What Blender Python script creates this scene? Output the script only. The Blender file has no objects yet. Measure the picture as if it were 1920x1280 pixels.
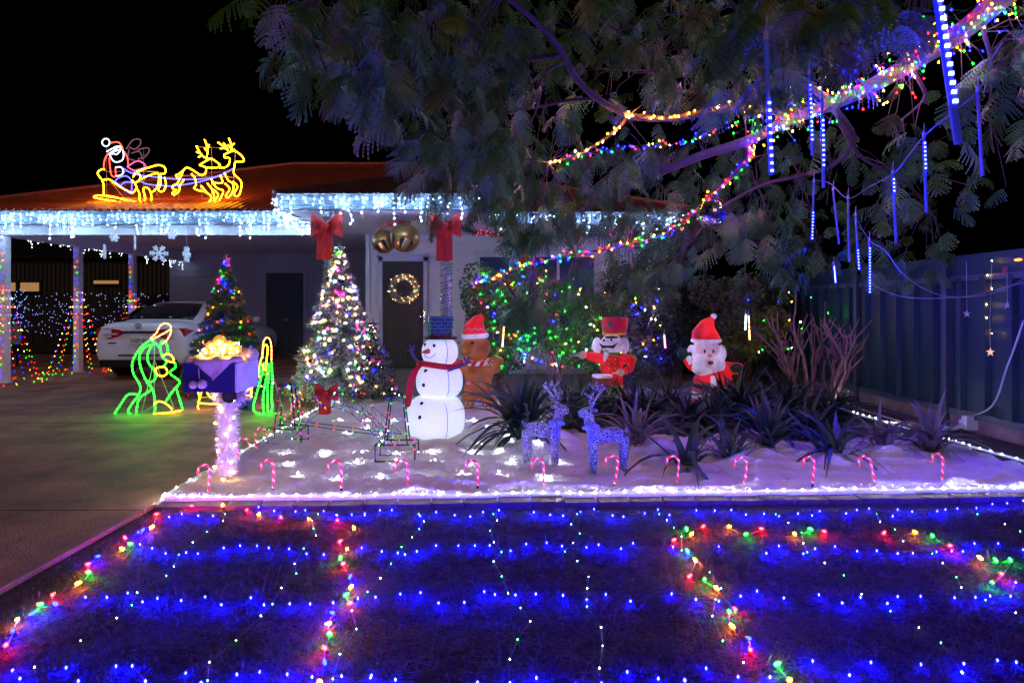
import bpy, math, random
import numpy as np
from mathutils import Vector, Matrix
R = math.radians
random.seed(7); rng = np.random.default_rng(7)
scene = bpy.context.scene
C = scene.collection

# ---------------------------------------------------------------- camera, sky, light, exposure
EYE = 1.35; F = 1120.0; HZ = 575.0           # eye height, focal length in photo pixels, horizon row
cam_d = bpy.data.cameras.new('camera'); cam = bpy.data.objects.new('camera', cam_d); C.objects.link(cam)
cam.location = (0, 0, EYE); cam.rotation_euler = (R(90), 0, 0)
cam_d.sensor_width = 36; cam_d.lens = F / 1920 * 36
cam_d.shift_y = -(640 - HZ) / 1920
cam_d.clip_start = 0.05; cam_d.clip_end = 500
scene.camera = cam
world = bpy.data.worlds.new('World'); scene.world = world; world.use_nodes = True
wn = world.node_tree.nodes; wl = world.node_tree.links
sky = wn.new('ShaderNodeTexSky'); sky.sky_type = 'NISHITA'; sky.sun_disc = False
sky.sun_elevation = R(-9); sky.sun_rotation = R(200)
wl.new(sky.outputs[0], wn['Background'].inputs[0]); wn['Background'].inputs[1].default_value = 0.05
sun_d = bpy.data.lights.new('street_glow', 'SUN'); sun_d.energy = 0.5; sun_d.angle = R(30); sun_d.color = (1, 0.62, 0.46)
sun = bpy.data.objects.new('street_glow', sun_d); C.objects.link(sun)
sun.rotation_euler = (R(64), 0, R(15))
scene.view_settings.view_transform = 'Standard'; scene.view_settings.look = 'None'
scene.view_settings.exposure = 0; scene.view_settings.gamma = 1
cy = scene.cycles
cy.use_denoising = True
try: cy.denoiser = 'OPENIMAGEDENOISE'
except Exception: pass
cy.sample_clamp_indirect = 2.0; cy.sample_clamp_direct = 0
cy.max_bounces = 3; cy.diffuse_bounces = 2; cy.glossy_bounces = 2; cy.transmission_bounces = 2
cy.use_adaptive_sampling = True; cy.adaptive_threshold = .03; cy.use_light_tree = True; cy.caustics_reflective = False; cy.caustics_refractive = False

# ---------------------------------------------------------------- helpers
def P(x, y, d):                       # photo pixel at depth d metres -> world point
    return Vector(((x - 960) / F * d, d, EYE - (y - HZ) / F * d))
def G(x, y, z=0.0):                   # photo pixel of a point standing at height z
    d = (EYE - z) * F / (y - HZ)
    return Vector(((x - 960) / F * d, d, z))

class MB:
    def __init__(s): s.v = []; s.f = []; s.uv = []; s.any = False
    def add(s, vs, fs, uvs=None):
        b = len(s.v); s.v += [tuple(p) for p in vs]
        s.f += [tuple(i + b for i in f) for f in fs]
        if uvs: s.any = True; s.uv += uvs
        else: s.uv += [None] * len(fs)
        return s
    def box(s, c, size, rot=None):
        hx, hy, hz = size[0] / 2, size[1] / 2, size[2] / 2
        vs = [Vector((x, y, z)) for x in (-hx, hx) for y in (-hy, hy) for z in (-hz, hz)]
        if rot is not None: vs = [rot @ p for p in vs]
        c = Vector(c)
        return s.add([p + c for p in vs], [(0, 1, 3, 2), (4, 6, 7, 5), (0, 4, 5, 1), (2, 3, 7, 6), (0, 2, 6, 4), (1, 5, 7, 3)])
    def box2(s, a, b): return s.box([(p + q) / 2 for p, q in zip(a, b)], [abs(q - p) for p, q in zip(a, b)])
    def bar(s, a, b, r, n=4): return s.tube([a, b], r, n)
    def tube(s, pts, r, n=6, cap=True, closed=False):
        pts = [Vector(p) for p in pts]; m = len(pts)
        if m < 2: return s
        rs = r if isinstance(r, (list, tuple)) else [r] * m
        vs = []; fs = []; uv = []; arc = [0.0]
        for i in range(1, m): arc.append(arc[-1] + (pts[i] - pts[i - 1]).length)
        up = None
        for i in range(m):
            t = (pts[min(i + 1, m - 1)] - pts[max(i - 1, 0)])
            if t.length < 1e-9: t = Vector((0, 0, 1))
            t.normalize()
            if up is None:
                a = Vector((0, 0, 1)) if abs(t.z) < .9 else Vector((1, 0, 0))
                up = (a - t * a.dot(t)).normalized()
            else:
                up = up - t * up.dot(t)
                up = up.normalized() if up.length > 1e-6 else t.orthogonal().normalized()
            w = t.cross(up)
            for k in range(n):
                a = 2 * math.pi * k / n
                vs.append(pts[i] + (up * math.cos(a) + w * math.sin(a)) * rs[i])
        for i in range(m - 1):
            for k in range(n):
                k2 = (k + 1) % n
                fs.append((i * n + k, i * n + k2, (i + 1) * n + k2, (i + 1) * n + k))
                uv.append([(arc[i], k / n), (arc[i], (k + 1) / n), (arc[i + 1], (k + 1) / n), (arc[i + 1], k / n)])
        if cap and n > 2:
            fs.append(tuple(reversed(range(n)))); uv.append([(0, k / n) for k in range(n)])
            fs.append(tuple((m - 1) * n + k for k in range(n))); uv.append([(arc[-1], k / n) for k in range(n)])
        return s.add(vs, fs, uv)
    def ell(s, c, r, rot=None, nu=14, nv=9):
        c = Vector(c); r = (r, r, r) if not isinstance(r, (tuple, list)) else r
        vs = [Vector((0, 0, -r[2]))]
        for j in range(1, nv):
            a = -math.pi / 2 + math.pi * j / nv
            for i in range(nu):
                b = 2 * math.pi * i / nu
                vs.append(Vector((r[0] * math.cos(a) * math.cos(b), r[1] * math.cos(a) * math.sin(b), r[2] * math.sin(a))))
        vs.append(Vector((0, 0, r[2]))); L = len(vs) - 1; fs = []
        for i in range(nu):
            fs.append((0, 1 + (i + 1) % nu, 1 + i)); o = 1 + (nv - 2) * nu
            fs.append((L, o + i, o + (i + 1) % nu))
            for j in range(nv - 2):
                a = 1 + j * nu
                fs.append((a + i, a + (i + 1) % nu, a + nu + (i + 1) % nu, a + nu + i))
        if rot is not None: vs = [rot @ p for p in vs]
        return s.add([p + c for p in vs], fs)
    def lathe(s, prof, c, n=20, rot=None):      # prof: (radius, z)
        vs = []; fs = []; m = len(prof); c = Vector(c)
        for r_, z in prof:
            for k in range(n):
                a = 2 * math.pi * k / n; vs.append(Vector((max(r_, 1e-4) * math.cos(a), max(r_, 1e-4) * math.sin(a), z)))
        for i in range(m - 1):
            for k in range(n):
                k2 = (k + 1) % n; fs.append((i * n + k, i * n + k2, (i + 1) * n + k2, (i + 1) * n + k))
        fs.append(tuple(reversed(range(n)))); fs.append(tuple((m - 1) * n + k for k in range(n)))
        if rot is not None: vs = [rot @ p for p in vs]
        return s.add([p + c for p in vs], fs)
    def prism(s, outline, a, b, M=None):        # outline (x,z) extruded along local y from a to b
        n = len(outline)
        vs = [Vector((x, a, z)) for x, z in outline] + [Vector((x, b, z)) for x, z in outline]
        if M is not None: vs = [M @ p for p in vs]
        fs = [tuple(range(n)), tuple(reversed(range(n, 2 * n)))]
        for i in range(n): j = (i + 1) % n; fs.append((j, i, i + n, j + n))
        return s.add(vs, fs)
    def octa(s, c, r, el=1.0):
        c = Vector(c)
        vs = [c + Vector(p) for p in ((r, 0, 0), (-r, 0, 0), (0, r, 0), (0, -r, 0), (0, 0, r * el), (0, 0, -r * el))]
        return s.add(vs, [(0, 2, 4), (2, 1, 4), (1, 3, 4), (3, 0, 4), (2, 0, 5), (1, 2, 5), (3, 1, 5), (0, 3, 5)])
    def mesh(s, name, off=Vector((0, 0, 0)), smooth=False):
        me = bpy.data.meshes.new(name)
        me.from_pydata([(p[0] - off[0], p[1] - off[1], p[2] - off[2]) for p in s.v], [], s.f)
        if s.any:
            u = me.uv_layers.new(name='UVMap'); k = 0; flat = []
            for f, uv in zip(s.f, s.uv):
                for i in range(len(f)): flat += list(uv[i]) if uv else [0, 0]
            u.data.foreach_set('uv', flat)
        if smooth: me.polygons.foreach_set('use_smooth', [True] * len(me.polygons))
        me.update(); return me
    def build(s, name, mat, parent=None, base=None, smooth=False, kind=None):
        off = world_off(parent) if parent else Vector(base or (0, 0, 0))
        me = s.mesh(name, off, smooth); me.materials.append(mat)
        return link(name, me, parent, off if not parent else None, kind)

def world_off(o):
    p = Vector((0, 0, 0))
    while o is not None: p += Vector(o.location); o = o.parent
    return p
def link(name, data, parent=None, loc=None, kind=None):
    o = bpy.data.objects.new(name, data); C.objects.link(o)
    if parent: o.parent = parent
    if loc is not None: o.location = loc
    if kind: o['kind'] = kind
    return o
def tag(o, label=None, cat=None, group=None, kind=None):
    if label: o['label'] = label
    if cat: o['category'] = cat
    if group: o['group'] = group
    if kind: o['kind'] = kind
    return o
def thing(name, loc, label, cat, group=None):
    return tag(link(name, None, None, Vector(loc)), label, cat, group)
def copy_tree(o, parent=None):
    c = o.copy(); C.objects.link(c); c.parent = parent
    for ch in list(o.children): copy_tree(ch, c)
    return c
def npmesh(name, V, Fc, mat, parent=None, base=(0, 0, 0), kind=None, smooth=False):   # numpy verts (n,3), faces (m,k)
    V = np.asarray(V, dtype=np.float32) - np.asarray(world_off(parent) if parent else base, dtype=np.float32)
    Fc = np.asarray(Fc, dtype=np.int32); m, k = Fc.shape
    me = bpy.data.meshes.new(name); me.vertices.add(len(V)); me.vertices.foreach_set('co', V.ravel())
    me.loops.add(m * k); me.loops.foreach_set('vertex_index', Fc.ravel())
    me.polygons.add(m); me.polygons.foreach_set('loop_start', np.arange(0, m * k, k, dtype=np.int32))
    me.update(calc_edges=True)
    if smooth: me.polygons.foreach_set('use_smooth', [True] * m)
    me.materials.append(mat)
    return link(name, me, parent, None if parent else Vector(base), kind)
def smooth_path(pts, sub=5, closed=False):
    p = [Vector(q) for q in pts]; n = len(p); out = []
    if n < 3: return p
    rng_ = range(n if closed else n - 1)
    for i in rng_:
        p0 = p[(i - 1) % n] if closed or i > 0 else p[0]; p1 = p[i]; p2 = p[(i + 1) % n]
        p3 = p[(i + 2) % n] if closed or i + 2 < n else p[-1]
        for k in range(sub):
            t = k / sub
            out.append(0.5 * ((2 * p1) + (p2 - p0) * t + (2 * p0 - 5 * p1 + 4 * p2 - p3) * t * t + (3 * p1 - p0 - 3 * p2 + p3) * t ** 3))
    out.append(p[0] if closed else p[-1]); return out
def blob(name, mb, mat, parent, voxel=.012, sm=3):      # melt overlapping shapes into one smooth skin
    me = mb.mesh('tmp'); ob = bpy.data.objects.new('tmp', me); C.objects.link(ob)
    m = ob.modifiers.new('r', 'REMESH'); m.mode = 'VOXEL'; m.voxel_size = voxel; m.use_smooth_shade = True
    s_ = ob.modifiers.new('s', 'SMOOTH'); s_.iterations = sm; s_.factor = .5
    dg = bpy.context.evaluated_depsgraph_get(); me2 = bpy.data.meshes.new_from_object(ob.evaluated_get(dg))
    bpy.data.objects.remove(ob); me2.name = name; me2.materials.clear(); me2.materials.append(mat)
    off = world_off(parent); me2.transform(Matrix.Translation(-off))
    me2.polygons.foreach_set('use_smooth', [True] * len(me2.polygons))
    return link(name, me2, parent)
def text_mesh(txt, size):
    cu = bpy.data.curves.new('t', 'FONT'); cu.body = txt; cu.size = size; cu.extrude = .001
    cu.align_x = 'CENTER'; cu.align_y = 'CENTER'
    o = bpy.data.objects.new('t', cu); C.objects.link(o)
    dg = bpy.context.evaluated_depsgraph_get(); me = bpy.data.meshes.new_from_object(o.evaluated_get(dg))
    bpy.data.objects.remove(o); me.materials.clear(); return me

# ---------------------------------------------------------------- materials
def pm(name, col, rough=.6, metal=0, var=.15, scale=8, bump=0, bscale=60, em=0, spec=.5, emcol=None, stretch=None):
    m = bpy.data.materials.new(name); m.use_nodes = True
    n = m.node_tree.nodes; l = m.node_tree.links; b = n['Principled BSDF']
    b.inputs['Roughness'].default_value = rough; b.inputs['Metallic'].default_value = metal
    b.inputs['Specular IOR Level'].default_value = spec
    tc = n.new('ShaderNodeTexCoord'); src = tc.outputs['Object']
    if stretch:
        mp = n.new('ShaderNodeMapping'); mp.inputs['Scale'].default_value = stretch; l.new(src, mp.inputs[0]); src = mp.outputs[0]
    nz = n.new('ShaderNodeTexNoise'); nz.inputs['Scale'].default_value = scale; nz.inputs['Detail'].default_value = 5
    l.new(src, nz.inputs['Vector'])
    rp = n.new('ShaderNodeValToRGB'); rp.color_ramp.elements[0].position = .3; rp.color_ramp.elements[1].position = .7
    rp.color_ramp.elements[0].color = tuple(c * (1 - var) for c in col) + (1,)
    rp.color_ramp.elements[1].color = tuple(min(1, c * (1 + var)) for c in col) + (1,)
    l.new(nz.outputs['Fac'], rp.inputs[0]); l.new(rp.outputs[0], b.inputs['Base Color'])
    if em:
        if emcol: b.inputs['Emission Color'].default_value = tuple(emcol) + (1,)
        else: l.new(rp.outputs[0], b.inputs['Emission Color'])
        b.inputs['Emission Strength'].default_value = em; m.cycles.emission_sampling = 'NONE' if em < .6 else 'AUTO'
    if bump:
        n2 = n.new('ShaderNodeTexNoise'); n2.inputs['Scale'].default_value = bscale; n2.inputs['Detail'].default_value = 4
        l.new(src, n2.inputs['Vector'])
        bp = n.new('ShaderNodeBump'); bp.inputs['Strength'].default_value = bump; bp.inputs['Distance'].default_value = .02
        l.new(n2.outputs['Fac'], bp.inputs['Height']); l.new(bp.outputs[0], b.inputs['Normal'])
    return m
def emat(name, col, s):
    m = bpy.data.materials.new(name); m.use_nodes = True; n = m.node_tree.nodes; l = m.node_tree.links
    n.remove(n['Principled BSDF']); e = n.new('ShaderNodeEmission')
    e.inputs[0].default_value = tuple(col) + (1,); e.inputs[1].default_value = s
    l.new(e.outputs[0], n['Material Output'].inputs[0]); return m
def rope_mat(name, col, lo, hi, pitch):       # rope light: a row of LEDs in a clear tube, brighter at each LED
    m = emat(name, col, hi); n = m.node_tree.nodes; l = m.node_tree.links; e = [q for q in n if q.type == 'EMISSION'][0]
    uv = n.new('ShaderNodeUVMap'); sx = n.new('ShaderNodeSeparateXYZ'); l.new(uv.outputs[0], sx.inputs[0])
    a = n.new('ShaderNodeMath'); a.operation = 'MULTIPLY'; a.inputs[1].default_value = 2 * math.pi / pitch; l.new(sx.outputs[0], a.inputs[0])
    s_ = n.new('ShaderNodeMath'); s_.operation = 'SINE'; l.new(a.outputs[0], s_.inputs[0])
    mr = n.new('ShaderNodeMapRange'); mr.inputs['From Min'].default_value = -.4; mr.inputs['From Max'].default_value = 1
    mr.inputs['To Min'].default_value = lo; mr.inputs['To Max'].default_value = hi; l.new(s_.outputs[0], mr.inputs['Value'])
    l.new(mr.outputs[0], e.inputs[1]); return m
def stripe_mat(name, c1, c2, pitch, em=.3, thr=.55):   # candy stripe winding round a tube
    m = pm(name, c1, .3); n = m.node_tree.nodes; l = m.node_tree.links; b = n['Principled BSDF']
    uv = n.new('ShaderNodeUVMap'); sx = n.new('ShaderNodeSeparateXYZ'); l.new(uv.outputs[0], sx.inputs[0])
    a = n.new('ShaderNodeMath'); a.operation = 'DIVIDE'; a.inputs[1].default_value = pitch; l.new(sx.outputs[0], a.inputs[0])
    s_ = n.new('ShaderNodeMath'); s_.operation = 'ADD'; l.new(a.outputs[0], s_.inputs[0]); l.new(sx.outputs[1], s_.inputs[1])
    fr = n.new('ShaderNodeMath'); fr.operation = 'FRACT'; l.new(s_.outputs[0], fr.inputs[0])
    gt = n.new('ShaderNodeMath'); gt.operation = 'GREATER_THAN'; gt.inputs[1].default_value = thr; l.new(fr.outputs[0], gt.inputs[0])
    mx = n.new('ShaderNodeMix'); mx.data_type = 'RGBA'; mx.inputs['A'].default_value = c1 + (1,); mx.inputs['B'].default_value = c2 + (1,)
    l.new(gt.outputs[0], mx.inputs['Factor']); l.new(mx.outputs['Result'], b.inputs['Base Color'])
    l.new(mx.outputs['Result'], b.inputs['Emission Color']); b.inputs['Emission Strength'].default_value = em; m.cycles.emission_sampling = 'NONE'; return m

LED = {'B': ((.0002, .0004, 1), 2200), 'R': ((1, .0012, .0015), 420), 'G': ((.0015, 1, .004), 260), 'A': ((1, .17, .0015), 420), 'W': ((.34, .6, 1), 850),
       'Y': ((1, .52, .13), 520), 'M': ((1, .003, .4), 380), 'S': ((.55, .72, 1), 60)}
EM = {k: emat('led_' + k, c, s) for k, (c, s) in LED.items()}
WK = {k: emat('dim_led_' + k, LED[k][0], LED[k][1] * (.02 if k == 'B' else .06)) for k in LED}
SM = {k: emat('small_led_' + k, LED[k][0], LED[k][1] * (.16 if k == 'B' else .35)) for k in LED}
wire_g = pm('green_wire', (.01, .03, .015), .5); wire_w = pm('white_wire', (.5, .5, .52), .5); wire_k = pm('black_wire', (.012, .012, .014), .4)
white = pm('white_paint', (.75, .74, .72), .45, var=.05, scale=3); cream = pm('cream_board', (.8, .76, .7), .5, var=.06, scale=4, bump=.1, bscale=30)
red_cloth = pm('red_cloth', (.55, .015, .015), .75, var=.2, scale=14, bump=.3, bscale=90)
dark_met = pm('dark_metal', (.02, .02, .022), .4, .6); chrome = pm('chrome', (.7, .7, .72), .12, 1)
black = pm('black', (.01, .01, .01), .4)

def lights(name, label, pts, base, wire=None, r=.006, cat='string lights', group=None, mats=EM, wr=.0022, wpath=None):
    """a light string: pts = [(point, colour key)], one wire running through"""
    t = thing(name, base, label, cat, group)
    by = {}
    for p, k in pts: by.setdefault(k, MB()).octa(p, r, 1.3)
    for k in sorted(by): by[k].build('bulbs', mats[k], t, kind='stuff')
    if wire is not None:
        w = MB()
        for path in (wpath or [[p for p, k in pts]]): w.tube(path, wr, 4)
        w.build('wire', wire, t)
    return t
# ================================================================ the setting
soil = pm('soil', (.05, .035, .025), .95, var=.5, scale=30, bump=.6, bscale=80)
concrete = pm('concrete', (.4, .19, .1), .62, var=.42, scale=2.3, bump=.5, bscale=70)
_n = concrete.node_tree.nodes; _l = concrete.node_tree.links; _b = _n['Principled BSDF']; _src = _b.inputs['Base Color'].links[0].from_socket     # oil stains and tyre wear
_tc = _n.new('ShaderNodeTexCoord'); _ge = _n.new('ShaderNodeNewGeometry'); _mx = _n.new('ShaderNodeMix'); _mx.data_type = 'RGBA'; _mx.blend_type = 'MULTIPLY'; _mx.inputs['Factor'].default_value = 1
_nz = _n.new('ShaderNodeTexNoise'); _nz.inputs['Scale'].default_value = .9; _nz.inputs['Detail'].default_value = 8; _nz.inputs['Roughness'].default_value = .7; _rp = _n.new('ShaderNodeValToRGB'); _rp.color_ramp.elements[0].position = .36; _rp.color_ramp.elements[0].color = (.38, .36, .35, 1); _rp.color_ramp.elements[1].position = .56; _rp.color_ramp.elements[1].color = (1, 1, 1, 1)
_l.new(_ge.outputs['Position'], _nz.inputs['Vector']); _l.new(_nz.outputs['Fac'], _rp.inputs[0]); _l.new(_src, _mx.inputs['A']); _l.new(_rp.outputs[0], _mx.inputs['B']); _l.new(_mx.outputs['Result'], _b.inputs['Base Color'])
patio_m = pm('patio_concrete', (.24, .19, .15), .8, var=.2, scale=3, bump=.2, bscale=90)
g = MB(); g.add([(-150, -40, -.035), (150, -40, -.035), (150, 220, -.035), (-150, 220, -.035)], [(0, 1, 2, 3)])
g.build('ground', soil, kind='structure')
dv = MB(); dv.add([(-14, -3, -.028), (-2.44, -3, -.028), (-2.44, 16.9, -.028), (-14, 16.9, -.028)], [(0, 1, 2, 3)])
drive = dv.build('driveway', pm('joint_dirt', (.02, .017, .014), .95), kind='structure')
ys = [-3, 1.2, 3.97, 6.95, 10.1, 13.4, 16.88]
for i in range(len(ys) - 1):
    for x0, x1 in ((-14, -7.6), (-7.588, -2.45)):
        b = .004; m = MB(); a = (x0, ys[i] + .006, -.03); c = (x1, ys[i + 1] - .006, 0)
        m.box2(a, (c[0], c[1], -.004)); m.box2((a[0] + b, a[1] + b, -.004), (c[0] - b, c[1] - b, 0))
        m.build('slab', concrete, drive)
pt = MB(); pt.box2((-2.43, 8.6, -.03), (4.3, 11.95, -.002)); pt.build('patio', patio_m, kind='structure')
# lawn
nx, ny = 120, 70; xs = np.linspace(-2.36, 5.05, nx); yy = np.linspace(.3, 3.985, ny)
X, Y = np.meshgrid(xs, yy); Z = -.012 + .008 * np.sin(X * 5 + 2 * np.sin(Y * 4)) * np.sin(Y * 7) + rng.normal(0, .002, X.shape)
Fi = [(j * nx + i, j * nx + i + 1, (j + 1) * nx + i + 1, (j + 1) * nx + i) for j in range(ny - 1) for i in range(nx - 1)]
lawn_m = pm('lawn_soil', (.022, .013, .011), .95, var=.6, scale=24, bump=.8, bscale=140)
npmesh('lawn', np.stack([X.ravel(), Y.ravel(), Z.ravel()], 1), Fi, lawn_m, kind='structure', smooth=True)
def grass(name, n, x0, x1, y0, y1, hmin, hmax, mat, label, lay):
    nc = max(60, n // 45); ci = rng.integers(0, nc, n); sp = rng.uniform(.015, .09, nc)[ci]     # tufts with bare ground between
    bx = rng.uniform(x0, x1, nc)[ci] + rng.normal(0, 1, n) * sp; by = rng.uniform(y0, y1, nc)[ci] + rng.normal(0, 1, n) * sp; lo = rng.random(n) < .3; bx[lo] = rng.uniform(x0, x1, lo.sum()); by[lo] = rng.uniform(y0, y1, lo.sum()); bx = np.clip(bx, x0, x1); by = np.clip(by, y0, y1)
    a = rng.uniform(0, 2 * np.pi, n); h = rng.uniform(hmin, hmax, n); w = rng.uniform(.0008, .0022, n)
    lean = rng.uniform(.2, lay, n); d = np.stack([np.cos(a), np.sin(a)], 1)
    base = np.stack([bx, by, np.full(n, -.012)], 1); side = np.stack([-d[:, 1] * w, d[:, 0] * w, np.zeros(n)], 1)
    mid = base.copy(); mid[:, :2] += d * (h * lean * .5)[:, None]; mid[:, 2] += h * .7 / np.sqrt(1 + lean ** 2)
    tip = base.copy(); tip[:, :2] += d * (h * lean * 1.1)[:, None]; tip[:, 2] += h / np.sqrt(1 + lean ** 2) * rng.uniform(.5, 1, n)
    V = np.stack([base - side, base + side, mid + side * .8, mid - side * .8, tip + side * .2, tip - side * .2], 1).reshape(-1, 3)
    i = np.arange(n)[:, None] * 6
    Fq = np.concatenate([i + np.array([[0, 1, 2, 3]]), i + np.array([[3, 2, 4, 5]])], 0)
    o = npmesh(name, V, Fq, mat, kind='stuff'); tag(o, label, 'grass'); return o
straw = pm('dry_grass', (.06, .032, .034), .8, var=.6, scale=9); greeng = pm('sparse_green_grass', (.03, .034, .035), .7, var=.5, scale=9)
grass('dry_grass', 70000, -2.35, 5.0, 1.7, 3.97, .008, .04, straw, 'short dry brown grass and stubble covering the front lawn', 3.5)
grass('green_grass', 26000, -2.35, 5.0, 1.7, 3.97, .015, .055, greeng, 'sparse longer green grass blades across the front lawn', 1.8)
grass('loose_straw', 1500, -2.3, 5.0, 1.8, 3.95, .06, .2, straw, 'long loose straws and clippings lying on the lawn', 4)
# brick edging between lawn and snow
edge = thing('garden_edging', (0, 4.05, 0), 'row of brown brick pavers edging the snow bed along the lawn', 'edging')
brick_m = pm('paver', (.09, .05, .04), .85, var=.35, scale=12, bump=.4, bscale=70)
def front_y(x): return 4.17 + .034 * (x + 2.4)
proto = MB().box((0, 0, 0), (.222, .13, .05)).mesh('brick'); proto.materials.append(brick_m)
k = 0; x = -2.42
while x < 4.9:
    o = link('brick', proto, edge, Vector((x + .115, front_y(x) - .075 - 4.05, -.022 + random.uniform(-.004, .004)))); o.rotation_euler = (0, 0, .034 + random.uniform(-.01, .01)); x += .232
bed = MB(); bed.add([(4.3, 4.2, -.012), (5.0, 4.2, -.012), (5.0, 14, -.012), (4.3, 14, -.012)], [(0, 1, 2, 3)])
bed.build('garden_soil', soil, kind='structure')

# snow blanket: wrinkled wadding, heaped round plants and snowman
def left_x(y): return -2.46 - .03 * (y - 4.2)
def right_x(y): return 4.42 - .05 * (y - 4.4)
MOUND = [(-.75, 6.05, .07, .45), (.1, 5.35, .06, .3), (.45, 5.6, .12, .4), (1.3, 5.5, .1, .5), (2.2, 5.5, .12, .5), (3.2, 5.2, .09, .3), (1.9, 4.95, .06, .2), (3.5, 6.6, .1, .5),
         (1.2, 6.6, .1, .6), (2.4, 6.8, .1, .6), (2.7, 5.0, .07, .25), (-.55, 5.35, .05, .25), (3.9, 5.6, .05, .4)]
def snow_z(x, y):
    z = .03 + .019 * np.sin(y * 26 + 2.2 * np.sin(x * 1.9) + 1.3 * np.sin(x * 4.3 + y * 2)) * (.4 + .6 * np.sin(x * 1.1 + y * 1.7) ** 2) * np.clip(1.6 - (y - 4.1) * .45, .25, 1)
    z = z + .010 * np.sin(x * 9 + y * 13) * np.sin(y * 19 - x * 5) + .006 * np.sin(x * 23 + 3 * np.sin(y * 11)) * np.sin(y * 31)
    ph = y * 15 + 1.6 * np.sin(x * 2.3 + 1) + 1.1 * np.sin(x * 5.1 + y * 3) + .6 * np.sin(x * 11)
    z = z + .034 * (1 - np.abs(np.sin(ph))) ** 3 * np.clip(np.sin(x * 3.1 + y * 2.2) + .35, 0, 1) * np.clip(1.9 - (y - 4.1) * .75, .12, 1)
    ph2 = y * 9 - x * 4 + 1.8 * np.sin(x * 1.7 + y * 4); z = z + .02 * (1 - np.abs(np.sin(ph2))) ** 4
    for a, b, h, s in MOUND: z = z + h * np.exp(-((x - a) ** 2 + (y - b) ** 2) / (2 * (s * .55) ** 2)) * (1 + .25 * np.sin(x * 17 + y * 9))
    return z
def SZ(x, y): return float(snow_z(np.float64(x), np.float64(y)))
nx, ny = 340, 240; U, W = np.meshgrid(np.linspace(0, 1, nx), np.linspace(0, 1, ny))
Yg = 4.13 + W * 4.75; lx = -2.46 - .03 * (Yg - 4.2); rx = 4.42 - .05 * (Yg - 4.4); Xg = lx + U * (rx - lx)
tt = np.clip((Xg - .15) / .7, 0, 1); Yg = 4.13 + .034 * (Xg + 2.4) * (1 - W) + W * (4.75 - 2.95 * tt * tt * (3 - 2 * tt))
Zg = snow_z(Xg, Yg) + rng.normal(0, .0011, Xg.shape)
ed = np.minimum(np.minimum(U * 6.8, (1 - U) * 6.8), np.minimum(W * 4.7, (1 - W) * 4.7)); Zg = -.02 + (Zg + .02) * np.clip(ed / .05, 0, 1) ** .5
Fi = [(j * nx + i, j * nx + i + 1, (j + 1) * nx + i + 1, (j + 1) * nx + i) for j in range(ny - 1) for i in range(nx - 1)]
snow_m = pm('snow_wadding', (.86, .85, .85), .95, var=.07, scale=5, bump=.9, bscale=38, spec=.1)
tag(npmesh('snow_blanket', np.stack([Xg.ravel(), Yg.ravel(), Zg.ravel()], 1), Fi, snow_m, smooth=True), 'white wadding snow blanket wrinkled over the whole garden bed', 'snow blanket')

# ================================================================ the house
H = thing('house', (-2.2, 12, 0), 'cream weatherboard house with red corrugated roof, porch and open carport', 'house')
roof_m = pm('red_roof_steel', (.3, .07, .04), .3, .0, var=.18, scale=2); rib_m = roof_m
proof_m = pm('porch_roof_steel', (.09, .05, .06), .45, var=.2, scale=2)
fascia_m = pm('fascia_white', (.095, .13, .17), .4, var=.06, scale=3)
ceil_m = pm('ceiling_white', (.8, .79, .82), .6, var=.04, scale=1)
grey_board = pm('grey_board', (.5, .52, .58), .55, var=.07, scale=3)
m = MB(); m.box2((-2.88, 12.03, 0), (3.3, 12.2, 2.95)); m.box2((-2.89, 12.2, 0), (-2.7, 16.8, 2.95)); m.box2((3.15, 12.2, 0), (3.3, 17, 2.95)); m.build('wall', cream, H)
m = MB(); m.box2((-9.65, 16.83, 0), (-2.9, 17, 3)); m.build('back_wall', grey_board, H)
def boards(x0, x1, y, z0, z1, h, mat, holes=()):
    z = z0; sh = {}
    while z < z1 - .01:
        segs = [(x0, x1)]
        for a, b, lo, hi in holes:
            if lo < z + h and hi > z: segs = [s for u, v in segs for s in ((u, min(v, a)), (max(u, b), v)) if s[1] - s[0] > .02]
        for u, v in segs:
            k = round(v - u, 3)
            if k not in sh:
                q = MB(); q.prism([(-.026, 0), (.0, .0), (.008, h - .004), (-.004, h - .004)], 0, k, Matrix(((0, 1, 0, 0), (1, 0, 0, 0), (0, 0, 1, 0), (0, 0, 0, 1))))
                sh[k] = q.mesh('weatherboard'); sh[k].materials.append(mat)
            link('weatherboard', sh[k], H, Vector((u, y, z)) - world_off(H))
        z += h
boards(-2.86, 3.2, 12.018, .1, 2.8, .15, cream, [(-2.68, -1.68, 0, 2.36), (-.75, 1.75, .45, 2.45)])
boards(-9.6, -2.9, 16.82, .05, 2.92, .165, grey_board, [(-6.95, -5.8, 0, 2.34)])
m = MB(); m.box2((-2.93, 11.95, .0), (-2.85, 12.05, 2.82)); m.build('corner_post', white, H)
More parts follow.
